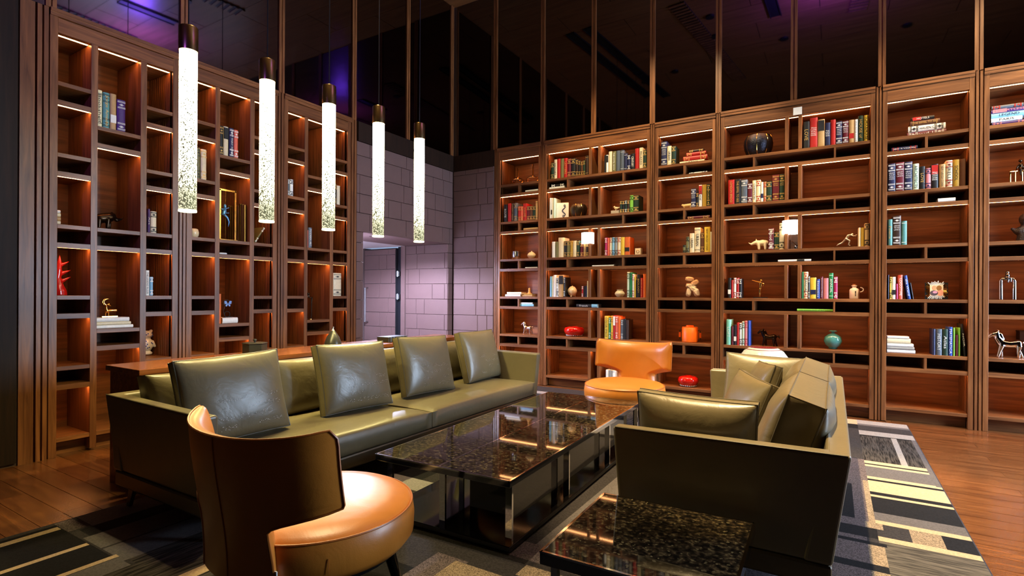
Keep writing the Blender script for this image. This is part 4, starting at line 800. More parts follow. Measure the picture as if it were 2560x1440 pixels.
# fifth
stack('r5', S[0], C5, [(288, 658, .05, 'M', 'w', 'Proud Life', SILVERP), (300, 652, .062, 'W', 'k', 'NEW HAUEN CONN'), (320, 598, .05, 'B', 'bb', 'THE EIFFEL TO BEE'), (332, 545, .037, 'K', 'rtt', 'HOTELS', SILVERP)], ROWN[0], .1)
stack('r5', GZ[1], C5, [(143, 388, .042, 'N', 'r', 'SEO & Usability', WHITE)], slot_(0))
wrow('r5', 1, S[1], C5, [(115, 187, 868, 'N', 's', 'LIBRARY|OF|WORLD|POETRY', 0, SILVERP), (189, 269, 855, 'M', 's', 'LIBRARY|THE WEST|LANDS', 0, SILVERP), (271, 347, 850, 'N', 's', 'LIBRARY|OF|WORLD|POETRY', 0, SILVERP), (349, 409, 868, 'v', '', 'ARCHITECTS'), (411, 467, 893, 'K', '', 'LOVE'), (470, 522, 910, 'p', 'n'), (524, 592, 872, 'K', 'rtt', 'Where|I LIVE|STORY|street|DOORS', 0, WHITE), (598, 662, 873, 'T', '', 'NEW HAUGH CONN'), (664, 727, 836, 'C', 'r', 'PIRELLIS'), (733, 793, 828, 'd', '', 'SCHOOL'), (796, 855, 822, 'B')])
stack('r5', GZ[2], C5, [(585, 750, .04, 'W')], slot_(1))
wrow('r5', 2, S[2], C6, [(76, 107, 73, 'E', '', 'Poems'), (109, 162, 50, 'D', 's', 'LIBRARY|THE WEST|LANDS', 0, SILVERP), (164, 200, 83, 'E', 'ww')])
wrow('r5', 3, S[3], C6, [(76, 85, 430, 'N'), (86, 102, 443, 'Y', 'k'), (103, 127, 443, 'W', 'kbb'), (129, 143, 487, 'm'), (145, 172, 430, 'c', '', 'LOGOTYPE', 0, WHITE), (205, 227, 433, 'U', '', 'the Word', -8, WHITE), (236, 245, 480, 'K', '', '', -8)])
stack('r5', S[4], C6, [(72, 255, .034, 'W'), (72, 250, .03, 'X'), (72, 244, .032, 'W'), (72, 225, .05, 'C'), (74, 215, .022, 'W')], ROWN[4])
wrow('r5', 4, S[4], C6, [(362, 384, 778, 'N'), (386, 426, 778, 'S', '', 'HISTORY', 0, SILVERP), (428, 465, 778, 'G', '', 'Atlas', 0, SILVERP), (467, 494, 765, 'U', '', 'MATEMATICA', 0, WHITE), (496, 509, 770, 'i'), (511, 528, 815, 'M'), (530, 544, 770, 'i'), (567, 585, 745, 'K', '', 'NOIR', -5, WHITE)])
# sixth
stack('r6', S[0], C5, [(1092, 1440, .03, 'P', 'p'), (1085, 1380, .04, 'W', '', 'PARIS'), (1085, 1430, .045, 'L', '', 'LEGEND'), (1085, 1440, .035, 'P', 'ptt', 'HEARTLESS', bmat('p')), (1090, 1390, .035, 'S', 'r')], ROWN[0])
# left wall
A1 = (80, 0, 3.0); A2 = (80, 440, 3.0); B3 = (440, 150, 3.6); B4 = (440, 500, 3.6); D5 = (690, 240, 4.5); D6 = (690, 540, 4.235)
wrow('lA', 0, 2.588, A1, [(487, 531, 675, 'C', 'kk', 'Bookshelf'), (535, 587, 695, 'E', 'k', 'Jorge Amado'), (589, 637, 705, 'T', 'wbb'), (641, 705, 750, 'P', 's')], 'top middle shelf')
stack('lA', S[2], A2, [(150, 214, .028, 'C'), (150, 215, .03, 'T'), (150, 214, .028, 'C'), (150, 212, .024, 'W')], 'third left shelf')
wrow('lA', 2, S[2], A2, [(856, 868, 300, 'K'), (870, 890, 247, 'P', '', 'Art', 0, WHITE), (893, 938, 266, 'C', 'k')], 'third right shelf')
wrow('lA', 3, S[3], A2, [(850, 885, 708, 'W', '', 'THE LEGEND RULES'), (887, 912, 757, 'L', 'w')], 'fourth right shelf')
stack('lA', .96, A2, [(485, 762, .028, 'W'), (485, 745, .026, 'C'), (485, 733, .036, 'W')], 'third middle shelf')
wrow('lB', 0, 2.588, B3, [(394, 431, 592, 'K', 'b'), (433, 477, 600, 'C', 'ktt'), (486, 525, 615, 'N', 'w', 'PLAY THAT THING', 0, WHITE), (527, 564, 630, 'c', 'w')], 'top middle shelf')
wrow('lB', 1, S[1], B3, [(192, 222, 790, 'O', 'k'), (230, 280, 805, 'C', 'b')], 'second left shelf')
stack('lB', 1.631, B4, [(388, 458, .018, 'W')], 'middle slot')
wrow('lB', 2, S[2], B4, [(706, 722, 215, 'O', 'w', '', 33)], 'third right shelf', sb=.05)
wrow('lB', 2, .96, B4, [(386, 412, 845, 'o', '', '', 0)], 'third middle shelf')
stack('lB', .96, B4, [(420, 560, .055, 'W')], 'third middle shelf')
wrow('lC', 1, S[1], D5, [(130, 160, 935, 'S', 's'), (163, 200, 940, 'W', 'k')], 'second left shelf')
wrow('lC', 1, S[1], D5, [(656, 688, 985, 'K', 'b'), (691, 727, 1010, 'C')], 'second right shelf')
wrow('lC', 2, 1.773, D6, [(335, 346, 150, 'c'), (348, 387, 123, 'S', '', 'MODERN ART', 0, WHITE)], 'second middle shelf')
wrow('lC', 3, S[3], D6, [(612, 697, 605, 'C', 'k')], 'fourth right shelf')
# ------------------------------------------------------------------ ornaments on the shelves
class Tr:
    """local frame of one ornament: x along the wall, y into the shelf, z up; P turns crop pixels into that frame"""
    def __init__(s, name, label, cat, bay, crop, xc, z, sb=.14, group=None):
        s.w = bay[0]; s.crop = crop; z += .0015; s.z = z; s.sb = sb; ox, oy, k = crop; p = at_wall(s.w, ox + xc / k, CY, sb); s.c = p.x if s.w == 'r' else p.y
        s.o = thing(name, label, cat, (s.c, YW + sb, z) if s.w == 'r' else (XW - sb, s.c, z), 0 if s.w == 'r' else D2R(90), group)
    def P(s, x, y, d=0):
        ox, oy, k = s.crop; p = at_wall(s.w, ox + x / k, oy + y / k, s.sb); return ((p.x if s.w == 'r' else p.y) - s.c, d, max(.0, p.z - s.z))
    def W(s, x0, x1, y): return abs(s.P(x1, y)[0] - s.P(x0, y)[0])
    def Hh(s, x, y): return s.P(x, y)[2]
    def lathe(s, nm, prof, mat, n=28, par=None): return MB().lathe(prof, n).build(nm, mat, par or s.o, smooth=50, world=False)
def T(pts, *r): return ('t', pts, r if len(r) == len(pts) else [r[0] + (r[-1] - r[0]) * i / (len(pts) - 1) for i in range(len(pts))])
# glass decanters
AMBER, _nt, _b = base_mat('clear_amber_glass'); _b.inputs['Transmission Weight'].default_value = 1; _b.inputs['Roughness'].default_value = .02; _b.inputs['Base Color'].default_value = (1, .9, .78, 1)
for i, (xc, xn, y0, xa, xb2, ya, yb2) in enumerate(((275, 282, 340, 190, 360, 480, 556), (440, 463, 312, 378, 500, 460, 535))):
    t = Tr('loop_vase', ['clear glass decanter vase with a slim gold neck beside the fluted case side', 'clear glass decanter vase with a slim gold neck in front of the plain back'][i], 'vase', 'r1', C1, xc, S[0])
    q = 1 + .1 * i; t.lathe('glass_body', [(0, .002), (.05, .002), (.085, .022), (.097, .05), (.085, .078), (.04, .1), (.014, .112), (.012, .106), (.036, .094), (.08, .074), (.091, .05), (.08, .026), (.05, .008), (0, .007)], AMBER, 32)
    t.lathe('neck', [(.014, .112), (.011, .13), (.0085, .2 * q), (.0105, .25 * q), (.0, .251 * q)], BRASS)
    MB().tube([(.0965 * math.cos(a), .0965 * math.sin(a), .05) for a in [2 * math.pi * k / 40 for k in range(40)]], .0022, 6, closed=True).tube([(.088 * math.cos(a), .03 * math.sin(a), .05 + .042 * math.sin(a)) for a in [2 * math.pi * k / 40 for k in range(40)]], .0026, 6, closed=True).build('gilt_lines', BRASS, t.o, smooth=True, world=False)
t = Tr('silver_tumbler', 'shiny silver tumbler vase on the corner bookcase', 'vase', 'r1', C1, 262, S[2]); t.lathe('body', [(.05, 0), (.062, .01), (.066, .06), (.064, .118), (.058, .118), (.058, .02), (0, .015)], STEEL); t.lathe('rim_band', [(.0645, .108), (.066, .112), (.0645, .116)], CHROME)
t = Tr('ginger_jar', 'small cream lidded jar with painted sprigs on the corner bookcase', 'jar', 'r1', C1, 430, S[2]); t.lathe('body', [(.03, 0), (.035, .006), (.06, .035), (.064, .055), (.05, .078), (.035, .082)], CREAM); t.lathe('lid', [(.038, .083), (.034, .093), (.012, .1), (.008, .106), (.01, .112), (0, .116)], CREAM)
t = Tr('carved_figurine', 'small golden wood figurine standing on lying books', 'figurine', 'r1', C2, 373, S[3] + .0425, .1); blob('figure', [T([(0, 0, .002), (0, 0, .03)], .026, .016), ('s', (0, 0, .045), (.018, .014, .02)), ('s', (0, 0, .068), (.014, .013, .016))], flat('golden_wood', srgb(206, 150, 70), .4), t.o, .003); B('plinth', flat('golden_wood', (0, 0, 0, 1)), t.o, -.028, .028, -.02, .02, 0, .006, world=False)
def horse(t, mat, s=1.0, vox=.0045, head=1):
    f = lambda x, y, z: (x * s, y * s, z * s)
    pr = [T([f(-.05, 0, .118), f(0, 0, .112), f(.05, 0, .12)], .038 * s, .032 * s, .037 * s), T([f(-.055, 0, .125), f(-.08, 0, .165), f(-.082, 0, .195)], .034 * s, .027 * s, .02 * s), T([f(-.082, 0, .198), f(-.112, 0, .19), f(-.14, 0, .165)], .022 * s, .018 * s, .012 * s)]
    for x, dx in ((-.055, -.008), (.055, .012)):
        for y in (-.02, .02): pr.append(T([f(x, y, .1), f(x + dx * .3 + (.006 if y > 0 else -.01), y * 1.1, .055), f(x + dx + (.016 if y > 0 else -.016), y * 1.1, .006)], .022 * s, .015 * s, .011 * s))
    pr += [T([f(.08, 0, .13), f(.105, 0, .135), f(.118, 0, .105)], .012 * s, .013 * s, .007 * s), T([f(-.078, .012, .21), f(-.074, .014, .228)], .007 * s, .003 * s), T([f(-.078, -.012, .21), f(-.074, -.014, .228)], .007 * s, .003 * s), T([f(-.05, 0, .155), f(-.062, 0, .195), f(-.082, 0, .214)], .022 * s, .018 * s, .01 * s)]
    return blob('body', pr, mat, t.o, vox * s)
horse(Tr('horse_statuette', 'small silver horse statuette on the corner bookcase', 'figurine', 'r1', C2, 362, S[4]), CHROME, .8)
# second bookcase
t = Tr('violin_book', 'white hardback standing cover out with a blue violin scroll', 'book', 'r2', C1, 766, S[1], .11)
mb = MB().box(-.085, .085, -.014, .014, 0, .215); o = mb.build('cover', WHITE, t.o, world=False, bevel=.001); B('pages', PAGES, t.o, -.082, .084, -.011, .011, .003, .2165, world=False)
cv_ = [(.02 + .02 * math.sin(a * 2.2), -.016, .025 + .15 * (a / 4)) for a in [i * .2 for i in range(21)]]; mb = MB().tube(cv_, [.004 + .004 * math.sin(math.pi * i / 20) for i in range(21)], 6)
for c in ((.015, .03), (.03, .175)): mb.tube([(c[0] + .012 * math.cos(a), -.016, c[1] + .012 * math.sin(a)) for a in [i * .5 for i in range(12)]], .004, 6)
mb.build('printed_scroll', bmat('N'), t.o, world=False); t.o.rotation_euler.z = D2R(14)
def pot(t, r, h, mat, ribs=8, neck=.8):
    mb = MB(); n = 48; prof = [(.62, 0), (.78, .12), (.95, .38), (1, .6), (.97, .8), (.86, .94), (neck, 1), (neck - .06, .99), (neck - .1, .85)]
    for q, z in prof:
        for j in range(n): a = 2 * math.pi * j / n; rr = r * q * (1 - .035 * (1 - abs(math.sin(a * ribs / 2)) ** .35)); mb.v.append((rr * math.cos(a), rr * math.sin(a), h * z))
    for i in range(len(prof) - 1):
        for j in range(n): a, b = i * n, (i + 1) * n; mb.f.append((a + j, a + (j + 1) % n, b + (j + 1) % n, b + j)); mb.m.append(0)
    mb.f.append(tuple(range(n - 1, -1, -1))); mb.m.append(0); mb.build('body', mat, t.o, smooth=60, world=False)
    rb_ = MB()
    for k in range(ribs): a = 2 * math.pi * k / ribs; rb_.tube([(r * q * .985 * math.cos(a), r * q * .985 * math.sin(a), h * z) for q, z in [(prof[0][0], .015)] + prof[1:7]], .0025, 5)
    rb_.build('rib_lines', BRASS, t.o, smooth=True, world=False)
HAMMER = flat('hammered_bronze', srgb(70, 58, 44), .28, .85, bump=.5, scale=40, bscale=90, var=.3); HAMMER2 = flat('blue_black_bronze', srgb(46, 46, 56), .25, .8, bump=.5, scale=40, bscale=110, var=.4)
pot(Tr('ribbed_pot', 'dark ribbed bronze pot beside the white violin book', 'pot', 'r2', C1, 940, S[1], .17), .118, .178, HAMMER)
t = Tr('bird_figurine', 'small pale bird figurine perched on a grey stone block', 'figurine', 'r2', C1, 1345, S[1], .1)
MB().box(-.055, .055, -.035, .035, 0, .045).build('stone_block', flat('pale_stone', srgb(186, 176, 160), .8), t.o, bevel=.003, world=False); blob('bird', [('s', (.006, 0, .078), (.026, .018, .018)), ('s', (-.018, 0, .096), (.013, .012, .012)), T([(.02, 0, .08), (.05, 0, .086)], .012, .005), T([(-.028, 0, .096), (-.04, 0, .094)], .006, .002), T([(.0, .006, .046), (.0, .004, .07)], .005, .006), T([(.0, -.006, .046), (.0, -.004, .07)], .005, .006)], CREAM, t.o, .003)
def wall_lamp(bay, px, py0, py1, label):
    p = on_y(px, (py0 + py1) / 2, YW + .05); t = thing('shelf_wall_lamp', label, 'wall lamp', (p.x, YW + .05, SHELF[2]), 0, 'lamps in the narrow shelf columns')
    z0 = p.z - SHELF[2] - .072; z1 = z0 + .145; a, b_ = -.088, .088
    if 'LAMPSH' not in MATS: MATS['LAMPSH'] = emit('lampshade_glow', (1, .9, .76, 1), 7)
    MB().lathe([(.084, z0), (.084, z1)], 28).build('lamp_shade', MATS['LAMPSH'], t, smooth=30, world=False)
    light('shelf_lamp_bulb', 'POINT', (p.x, YW + .05, SHELF[2] + z0 + .07), 5, (1, .62, .3), shadow_soft_size=.03)
    MB().tube([(0, .0, z0), (0, 0, z0 - .075)], .01, 10).tube([(0, 0, z0 - .07), (.03, .05, z0 - .1), (.045, .12, z0 - .12), (.045, .34, z0 - .12)], .005, 8).build('stem', CHROME, t, smooth=True, world=False)
    MB().lathe([(.03, .0), (.03, .012)], 16).build('wall_plate', CHROME, t, world=False).location = (.045, .35, z0 - .135)
    bpy.data.objects[t.children[-1].name].rotation_euler = (D2R(90), 0, 0); t.children[-1].location = (.045, .37, z0 - .12)
wall_lamp('r2', 1469.5, 583, 609, 'lit white drum lampshade in the second bookcase from the corner'); wall_lamp('r4', 1977, 552, 585, 'lit white drum lampshade beside the cream rhino')
t = Tr('cream_lantern', 'little square cream lantern with two knobs at the end of books', 'lantern', 'r2', C1, 1597, S[2], .12); MB().box(-.038, .038, -.035, .035, 0, .085).build('body', CREAM, t.o, bevel=.004, world=False); mb = MB()
for x in (-.025, .025): mb.tube([(x, 0, .085), (x, 0, .098)], .006, 8)
mb.build('knobs', BRASS, t.o, world=False); MB().tube([(.018 * math.cos(a), -.037, .042 + .018 * math.sin(a)) for a in [k * .4488 for k in range(14)]], .003, 5, closed=True).build('front_ring', BRASS, t.o, world=False)
t = Tr('round_jar', 'round cream lidded jar on little feet', 'jar', 'r2', C2, 803, S[3]); t.lathe('body', [(.03, .012), (.05, .03), (.066, .07), (.062, .1), (.045, .124), (.04, .126)], CREAM); t.lathe('lid', [(.043, .127), (.03, .14), (.008, .147), (.009, .156), (0, .158)], CREAM); mb = MB()
for a in (30, 150, 270): mb.tube([(.035 * math.cos(D2R(a)), .035 * math.sin(D2R(a)), .03), (.04 * math.cos(D2R(a)), .04 * math.sin(D2R(a)), 0)], [.012, .008], 8)
mb.build('feet', CREAM, t.o, smooth=True, world=False)
t = Tr('squat_jar', 'squat cream jar with a low collar beside tall books', 'jar', 'r2', C2, 1278, S[3]); t.lathe('body', [(.032, 0), (.04, .006), (.064, .035), (.066, .05), (.05, .075), (.036, .082), (.04, .092), (.041, .1), (.034, .1), (.032, .08)], flat('celadon_cream', srgb(214, 206, 170), .25, coat=.4))
def drum(t, r, h):
    t.lathe('body', [(r * .6, 0), (r * .72, h * .08), (r * .97, h * .4), (r, h * .6), (r * .9, h * .86), (r * .66, h * .97), (r * .4, h), (r * .36, h * .96), (0, h * .94)], REDGL, 40)
    mb = MB()
    for k in range(26): a = 2 * math.pi * k / 26; mb.ball((r * .74 * math.cos(a), r * .74 * math.sin(a), h * .1), .008, 6)
    mb.build('white_studs', WHITE, t.o, world=False)['kind'] = 'stuff'
t = Tr('red_bowl', 'wide red glazed bowl jar on the second bookcase from the corner', 'bowl', 'r2', C2, 825, S[4], .2); drum(t, .145, .135)
# third bookcase
SHEEP = flat('ivory_resin', srgb(222, 190, 128), .45)
t = Tr('ivory_animal', 'small ivory sheep figurine beside a navy book', 'figurine', 'r3', C3, 312, S[1], .1); blob('body', [T([(-.03, 0, .035), (.04, 0, .038)], .022, .024), ('s', (-.052, 0, .045), (.017, .012, .014)), T([(-.03, -.01, .03), (-.032, -.01, .004)], .009, .006), T([(-.03, .01, .03), (-.032, .01, .004)], .009, .006), T([(.04, -.01, .03), (.042, -.01, .004)], .01, .006), T([(.04, .01, .03), (.042, .01, .004)], .01, .006)], SHEEP, t.o, .0035)
ROCK = flat('pale_limestone', srgb(222, 204, 176), .85, bump=.6, scale=14, bscale=40)
t = Tr('stone_sculpture', 'pale stacked-rock sculpture on the third bookcase from the corner', 'sculpture', 'r3', C4, 325, S[3] + .014, .15)
for c, sz, rot in (((-.035, 0, .055), (.06, .07, .11), (0, .2, .3)), ((.055, 0, .05), (.07, .07, .1), (.1, -.35, .5)), ((-.005, 0, .125), (.13, .07, .06), (.1, .25, .2)), ((.035, 0, .165), (.1, .06, .06), (0, -.5, .4)), ((-.025, 0, .215), (.1, .055, .05), (.2, .12, .3)), ((.02, -.01, .095), (.09, .06, .05), (.2, .5, .1))):
    bm = bmesh.new(); bmesh.ops.create_icosphere(bm, subdivisions=2, radius=.62)
    for v in bm.verts: v.co = Vector((max(-.5, min(.5, v.co.x)), max(-.5, min(.5, v.co.y)), max(-.5, min(.5, v.co.z)))) * (1 + .12 * noise.noise(v.co * 3 + Vector(c) * 40))
    me = bpy.data.meshes.new('rock'); bm.to_mesh(me); bm.free(); me.materials.append(ROCK); ro = link('rock', me, t.o); ro.location = c; ro.scale = sz; ro.rotation_euler = rot
ORG = flat('orange_lacquer', srgb(232, 110, 18), .4)
t = Tr('orange_canister', 'orange lidded canister with two side handles', 'canister', 'r3', C4, 312, S[4], .16); t.lathe('body', [(.088, 0), (.094, .005), (.094, .172), (.09, .176)], ORG, 36); t.lathe('lid', [(.09, .177), (.09, .184), (.044, .185), (.044, .203), (.0, .205)], ORG, 36)
for s in (-1, 1):
    MB().tube([(s * .094, 0, .14), (s * .122, 0, .14), (s * .122, 0, .03), (s * .094, 0, .03)], .005, 8).build('handle_bar', BLACK, t.o, smooth=True, world=False); MB().tube([(s * .122, 0, .115), (s * .122, 0, .055)], .012, 10).build('handle_grip', ORG, t.o, smooth=True, world=False)
t = Tr('red_bowl', 'round red glazed bowl jar at the foot of the third bookcase from the corner', 'bowl', 'r3', C4, 300, S[5], .16); drum(t, .125, .128)
# fourth bookcase
pot(Tr('ribbed_pot', 'large dark blue-black ribbed pot on the top shelf', 'pot', 'r4', C3, 950, S[0], .19), .158, .245, HAMMER2)
IVORY = flat('ivory_white', srgb(234, 216, 178), .4)
t = Tr('rhino_figurine', 'cream rhinoceros figurine beside the lit lampshade', 'figurine', 'r4', C3, 960, S[2], .1); P = t.P
blob('body', [T([P(960, 1255), P(995, 1250), P(1022, 1252)], .032, .037, .034), T([P(950, 1248), P(925, 1250), P(897, 1262)], .028, .022, .014), T([P(895, 1262), P(880, 1256), P(867, 1248)], .009, .006, .002), T([P(912, 1250), P(908, 1242)], .006, .002), T([P(938, 1238), P(938, 1216)], .008, .004), T([P(962, 1265, -.018), P(964, 1305, -.018)], .016, .013), T([P(966, 1265, .018), P(970, 1305, .018)], .016, .013), T([P(1020, 1265, -.018), P(1022, 1305, -.018)], .017, .013), T([P(1026, 1265, .018), P(1028, 1305, .018)], .017, .013)], IVORY, t.o, .004)
PEWTER = flat('pale_pewter', srgb(198, 186, 172), .3, .7)
t = Tr('runner_statuette', 'pale metal runner statuette lunging forward on a dark base', 'figurine', 'r4', C3, 1735, S[2], .1); P = t.P
blob('figure', [T([P(1745, 1215), P(1765, 1185), P(1785, 1178)], .011, .013, .01), ('s', P(1802, 1172), .011), T([P(1782, 1178, -.01), P(1815, 1190, -.012), P(1842, 1178, -.012)], .006, .005, .004), T([P(1782, 1178, .01), P(1812, 1186, .012), P(1838, 1190, .012)], .006, .005, .004), T([P(1745, 1215, -.008), P(1780, 1232, -.01), P(1768, 1270, -.01), P(1780, 1274, -.01)], .01, .008, .006, .005), T([P(1745, 1215, .008), P(1710, 1250, .01), P(1672, 1266, .01), P(1665, 1274, .01)], .01, .008, .006, .005)], PEWTER, t.o, .0032)
MB().box(-.1, .1, -.035, .035, 0, .007).build('base', DKBRONZE, t.o, world=False)
t = Tr('archer_statuette', 'gilded standing figure with one arm stretched out, on a dark base', 'figurine', 'r4', C4, 885, S[3], .1); P = t.P
blob('figure', [T([P(887, 335), P(888, 310), P(888, 285)], .01, .013, .014), ('s', P(893, 265), .012), T([P(888, 282, -.008), P(855, 275, -.012), P(822, 265, -.014)], .007, .006, .004), T([P(892, 284, .01), P(915, 295, .012), P(905, 315, .012)], .007, .006, .004), T([P(884, 335, -.006), P(880, 365, -.007), P(880, 398, -.007)], .01, .008, .005), T([P(890, 335, .006), P(888, 365, .007), P(884, 398, .007)], .01, .008, .005)], BRASS, t.o, .0032)
MB().box(-.07, .075, -.03, .03, 0, .01).build('base', BLACK, t.o, world=False)
t = Tr('stoneware_bottle', 'small white stoneware bottle with a cork and ring handle', 'bottle', 'r4', C4, 1655, S[3], .14); WS = flat('white_stoneware', srgb(232, 214, 196), .35); t.lathe('body', [(.042, 0), (.045, .006), (.045, .09), (.038, .105), (.02, .113), (.02, .13), (.027, .135), (.027, .141), (.02, .142)], WS); t.lathe('cork', [(.017, .142), (.018, .157), (.0, .158)], flat('cork', srgb(176, 112, 66), .8)); MB().tube([(.042 + .028 * math.sin(a) + .01, 0, .095 - .024 * math.cos(a)) for a in [math.pi * k / 10 for k in range(11)]], .0055, 8).build('handle', WS, t.o, smooth=True, world=False)
mb = MB()
for zz in (.03, .045, .06, .072): mb.box(.004, .014, -.0462, -.0445, zz, zz + .009)
mb.build('brush_marks', INK, t.o, world=False)['kind'] = 'stuff'
horse(Tr('horse_statuette', 'dark bronze horse statuette on the fourth bookcase from the corner', 'figurine', 'r4', C4, 965, S[4]), DKBRONZE, .86)
t = Tr('teal_vase', 'round teal glazed vase with a flared little neck', 'vase', 'r4', C4, 1482, S[4], .17); TEAL = flat('teal_glaze', srgb(70, 138, 138), .12, coat=.7, var=.2); t.lathe('body', [(.038, 0), (.045, .006), (.04, .014), (.07, .04), (.088, .085), (.08, .128), (.05, .155), (.02, .166), (.014, .18), (.016, .19), (.03, .198), (.042, .192), (.04, .188)], TEAL, 36)
# framed photograph with a ray frame
t = Tr('photo_frame', 'sunburst photo frame with a picture of two people', 'photo frame', 'r5', C6, 388, S[3], .1); FW_, FH = .2, .19
MB().box(-.09, .09, .0, .012, 0, .165).build('backing', BLACK, t.o, world=False); rr = random.Random(3)
for k in range(44):
    a = 2 * math.pi * k / 44; cx, cz = 0, .088; r1 = .05 / max(abs(math.cos(a)), abs(math.sin(a))); r2 = r1 + rr.uniform(.022, .045); c, s = math.cos(a), math.sin(a)
    MB().tube([(cx + c * r1 * .95, -.004, cz + s * r1 * .95), (cx + c * r2, -.004, max(.004, cz + s * r2))], .0035, 5).build('ray', BRASS if abs(c) > .75 else WHITE, t.o, world=False)
MB().box(-.052, .052, -.008, 0, .036, .14).build('print', flat('print_ground', srgb(232, 206, 160), .6), t.o, world=False)
mb = MB()
def disc(mb, cx, cz, rx, rz_, m): b0 = len(mb.v); mb.v += [(cx + rx * math.cos(a), -.0086 - .0003 * m, cz + rz_ * math.sin(a)) for a in [2 * math.pi * k / 20 for k in range(20)]]; mb.f.append(tuple(range(b0, b0 + 20))); mb.m.append(m)
for a in ((-.02, .062, .032, .026, 1), (.028, .066, .024, .034, 0), (-.018, .112, .018, .022, 0), (.02, .112, .02, .024, 3), (.02, .109, .0165, .02, 2), (-.016, .109, .014, .018, 2), (-.012, .07, .018, .012, 4)): disc(mb, *a)
mb.build('printed_figures', [flat('print_peach', srgb(226, 150, 110), .6), flat('print_grey', srgb(84, 66, 72), .6), flat('print_skin', srgb(226, 160, 110), .6), flat('print_hair', srgb(150, 100, 40), .6), flat('print_pink', srgb(214, 150, 170), .6)], t.o, world=False)
# sixth bookcase
def sitter(t, P, mat, hip, seat_y, s=1, vox=.0035):
    x, y = hip
    return blob('figure', [T([P(x, y), P(x, y - 22 * s)], .016, .019), ('s', P(x, y - 46 * s), .015), T([P(x - 6 * s, y - 26 * s, -.008), P(x - 20 * s, y - 8 * s, -.01), P(x - 24 * s, y + 5 * s, -.012)], .008, .006, .005), T([P(x + 6 * s, y - 26 * s, .008), P(x + 22 * s, y - 8 * s, .01), P(x + 30 * s, y + 6 * s, .012)], .008, .006, .005), T([P(x - 4 * s, y, -.01), P(x - 8 * s, y + 6 * s, -.05), P(x - 8 * s, y + 38 * s, -.052)], .011, .009, .006), T([P(x + 8 * s, y, -.01), P(x + 12 * s, y + 6 * s, -.05), P(x + 16 * s, y + 34 * s, -.052)], .011, .009, .006)], mat, t.o, vox)
t = Tr('bench_sculpture', 'dark seated figure on a gold bar bench', 'sculpture', 'r6', C5, 1340, S[1], .16); P = t.P; sitter(t, P, DKBRONZE, (1368, 918), 930, 1.7); mb = MB(); mb.tube([P(1270, 948), P(1440, 930)], .007, 8)
for x in (1272, 1318, 1385, 1430): mb.tube([P(x, 945), (P(x, 945)[0], 0, .0)], .006, 8)
mb.build('bench', BRASS, t.o, smooth=True, world=False)
t = Tr('dark_bust', 'dark carved bust on a rough pedestal', 'sculpture', 'r6', C6, 952, S[2], .18); blob('bust', [('s', (0, 0, .1), (.075, .05, .05)), T([(0, 0, .11), (0, 0, .17)], .035, .026), ('s', (0, -.005, .21), (.042, .05, .055)), T([(-.05, 0, .1), (-.085, 0, .125)], .03, .014), T([(0, 0, .005), (0, 0, .09)], .062, .05), T([(0, -.05, .205), (0, -.06, .198)], .012, .008)], flat('charred_wood', srgb(40, 30, 28), .6, bump=.8, scale=30), t.o, .006)
t = Tr('arch_sculpture', 'chrome arch with a small figure sitting on top', 'sculpture', 'r6', C6, 845, S[3], .15); P = t.P; mb = MB().tube([(P(803, 585)[0], 0, .004), P(803, 470), P(806, 455), P(885, 455), P(890, 470), (P(890, 585)[0], 0, .004)], [.016, .016, .014, .014, .016, .016], 10); mb.build('arch', CHROME, t.o, smooth=60, world=False); sitter(t, P, flat('dark_steel', (.2, .2, .22, 1), .2, 1), (845, 448), 455, .75, .003)
horse(Tr('horse_statuette', 'polished chrome horse statuette on the sixth bookcase from the corner', 'figurine', 'r6', C6, 862, S[4], .13), CHROME, 1.12)
t = Tr('dark_box', 'plain dark wooden box behind the chrome horse', 'box', 'r6', C6, 940, S[4], .3); MB().box(-.03, .17, -.06, .06, 0, .24).build('body', W_DK, t.o, bevel=.003, world=False); MB().box(-.033, .173, -.063, .063, .24, .25).build('lid', W_DK, t.o, bevel=.003, world=False)
# left wall ornaments
t = Tr('bull_sculpture', 'dark bronze bull with wide horns on the red coral bookcase', 'sculpture', 'lA', A2, 580, 1.773, .15); P = t.P
blob('body', [T([P(490, 320), P(540, 315), P(580, 310)], .04, .042, .04), T([P(585, 305), P(605, 300)], .032, .026), T([P(600, 305), P(640, 335), P(655, 330)], .02, .016, .01), T([P(620, 318), P(668, 326), P(692, 308)], .01, .008, .003), T([P(600, 295), P(598, 275)], .01, .007), T([P(558, 330, -.03), P(552, 392, -.03)], .018, .013), T([P(590, 330, .03), P(592, 390, .03)], .016, .012), T([P(492, 330, -.03), P(490, 390, -.03)], .018, .013), T([P(505, 330, .03), P(505, 390, .03)], .016, .012)], DKBRONZE, t.o, .006)
t = Tr('coral_ornament', 'glossy red branching coral ornament on the bookcase by dark panelling', 'sculpture', 'lA', A2, 205, S[3], .13); P = t.P
blob('branches', [T([P(205, 893), P(200, 860), P(195, 820), P(188, 770), P(200, 700), P(205, 640), P(208, 592)], .05, .05, .035, .026, .022, .014, .003), T([P(192, 790), P(230, 785), P(290, 757)], .022, .016, .003), T([P(196, 740), P(235, 725), P(290, 706)], .02, .015, .003), T([P(202, 670), P(235, 660), P(277, 642)], .018, .012, .003), T([P(190, 770, .01), (P(150, 740)[0], .01, P(150, 740)[2])], .02, .006)], REDGL, t.o, .005)
t = Tr('ram_figurine', 'gold ram figurine with curled horns standing on lying white books', 'figurine', 'lA', A2, 570, .96 + .0905, .1); P = t.P
MB().box(-.05, .06, -.025, .025, 0, .008).build('base', BRASS, t.o, world=False)
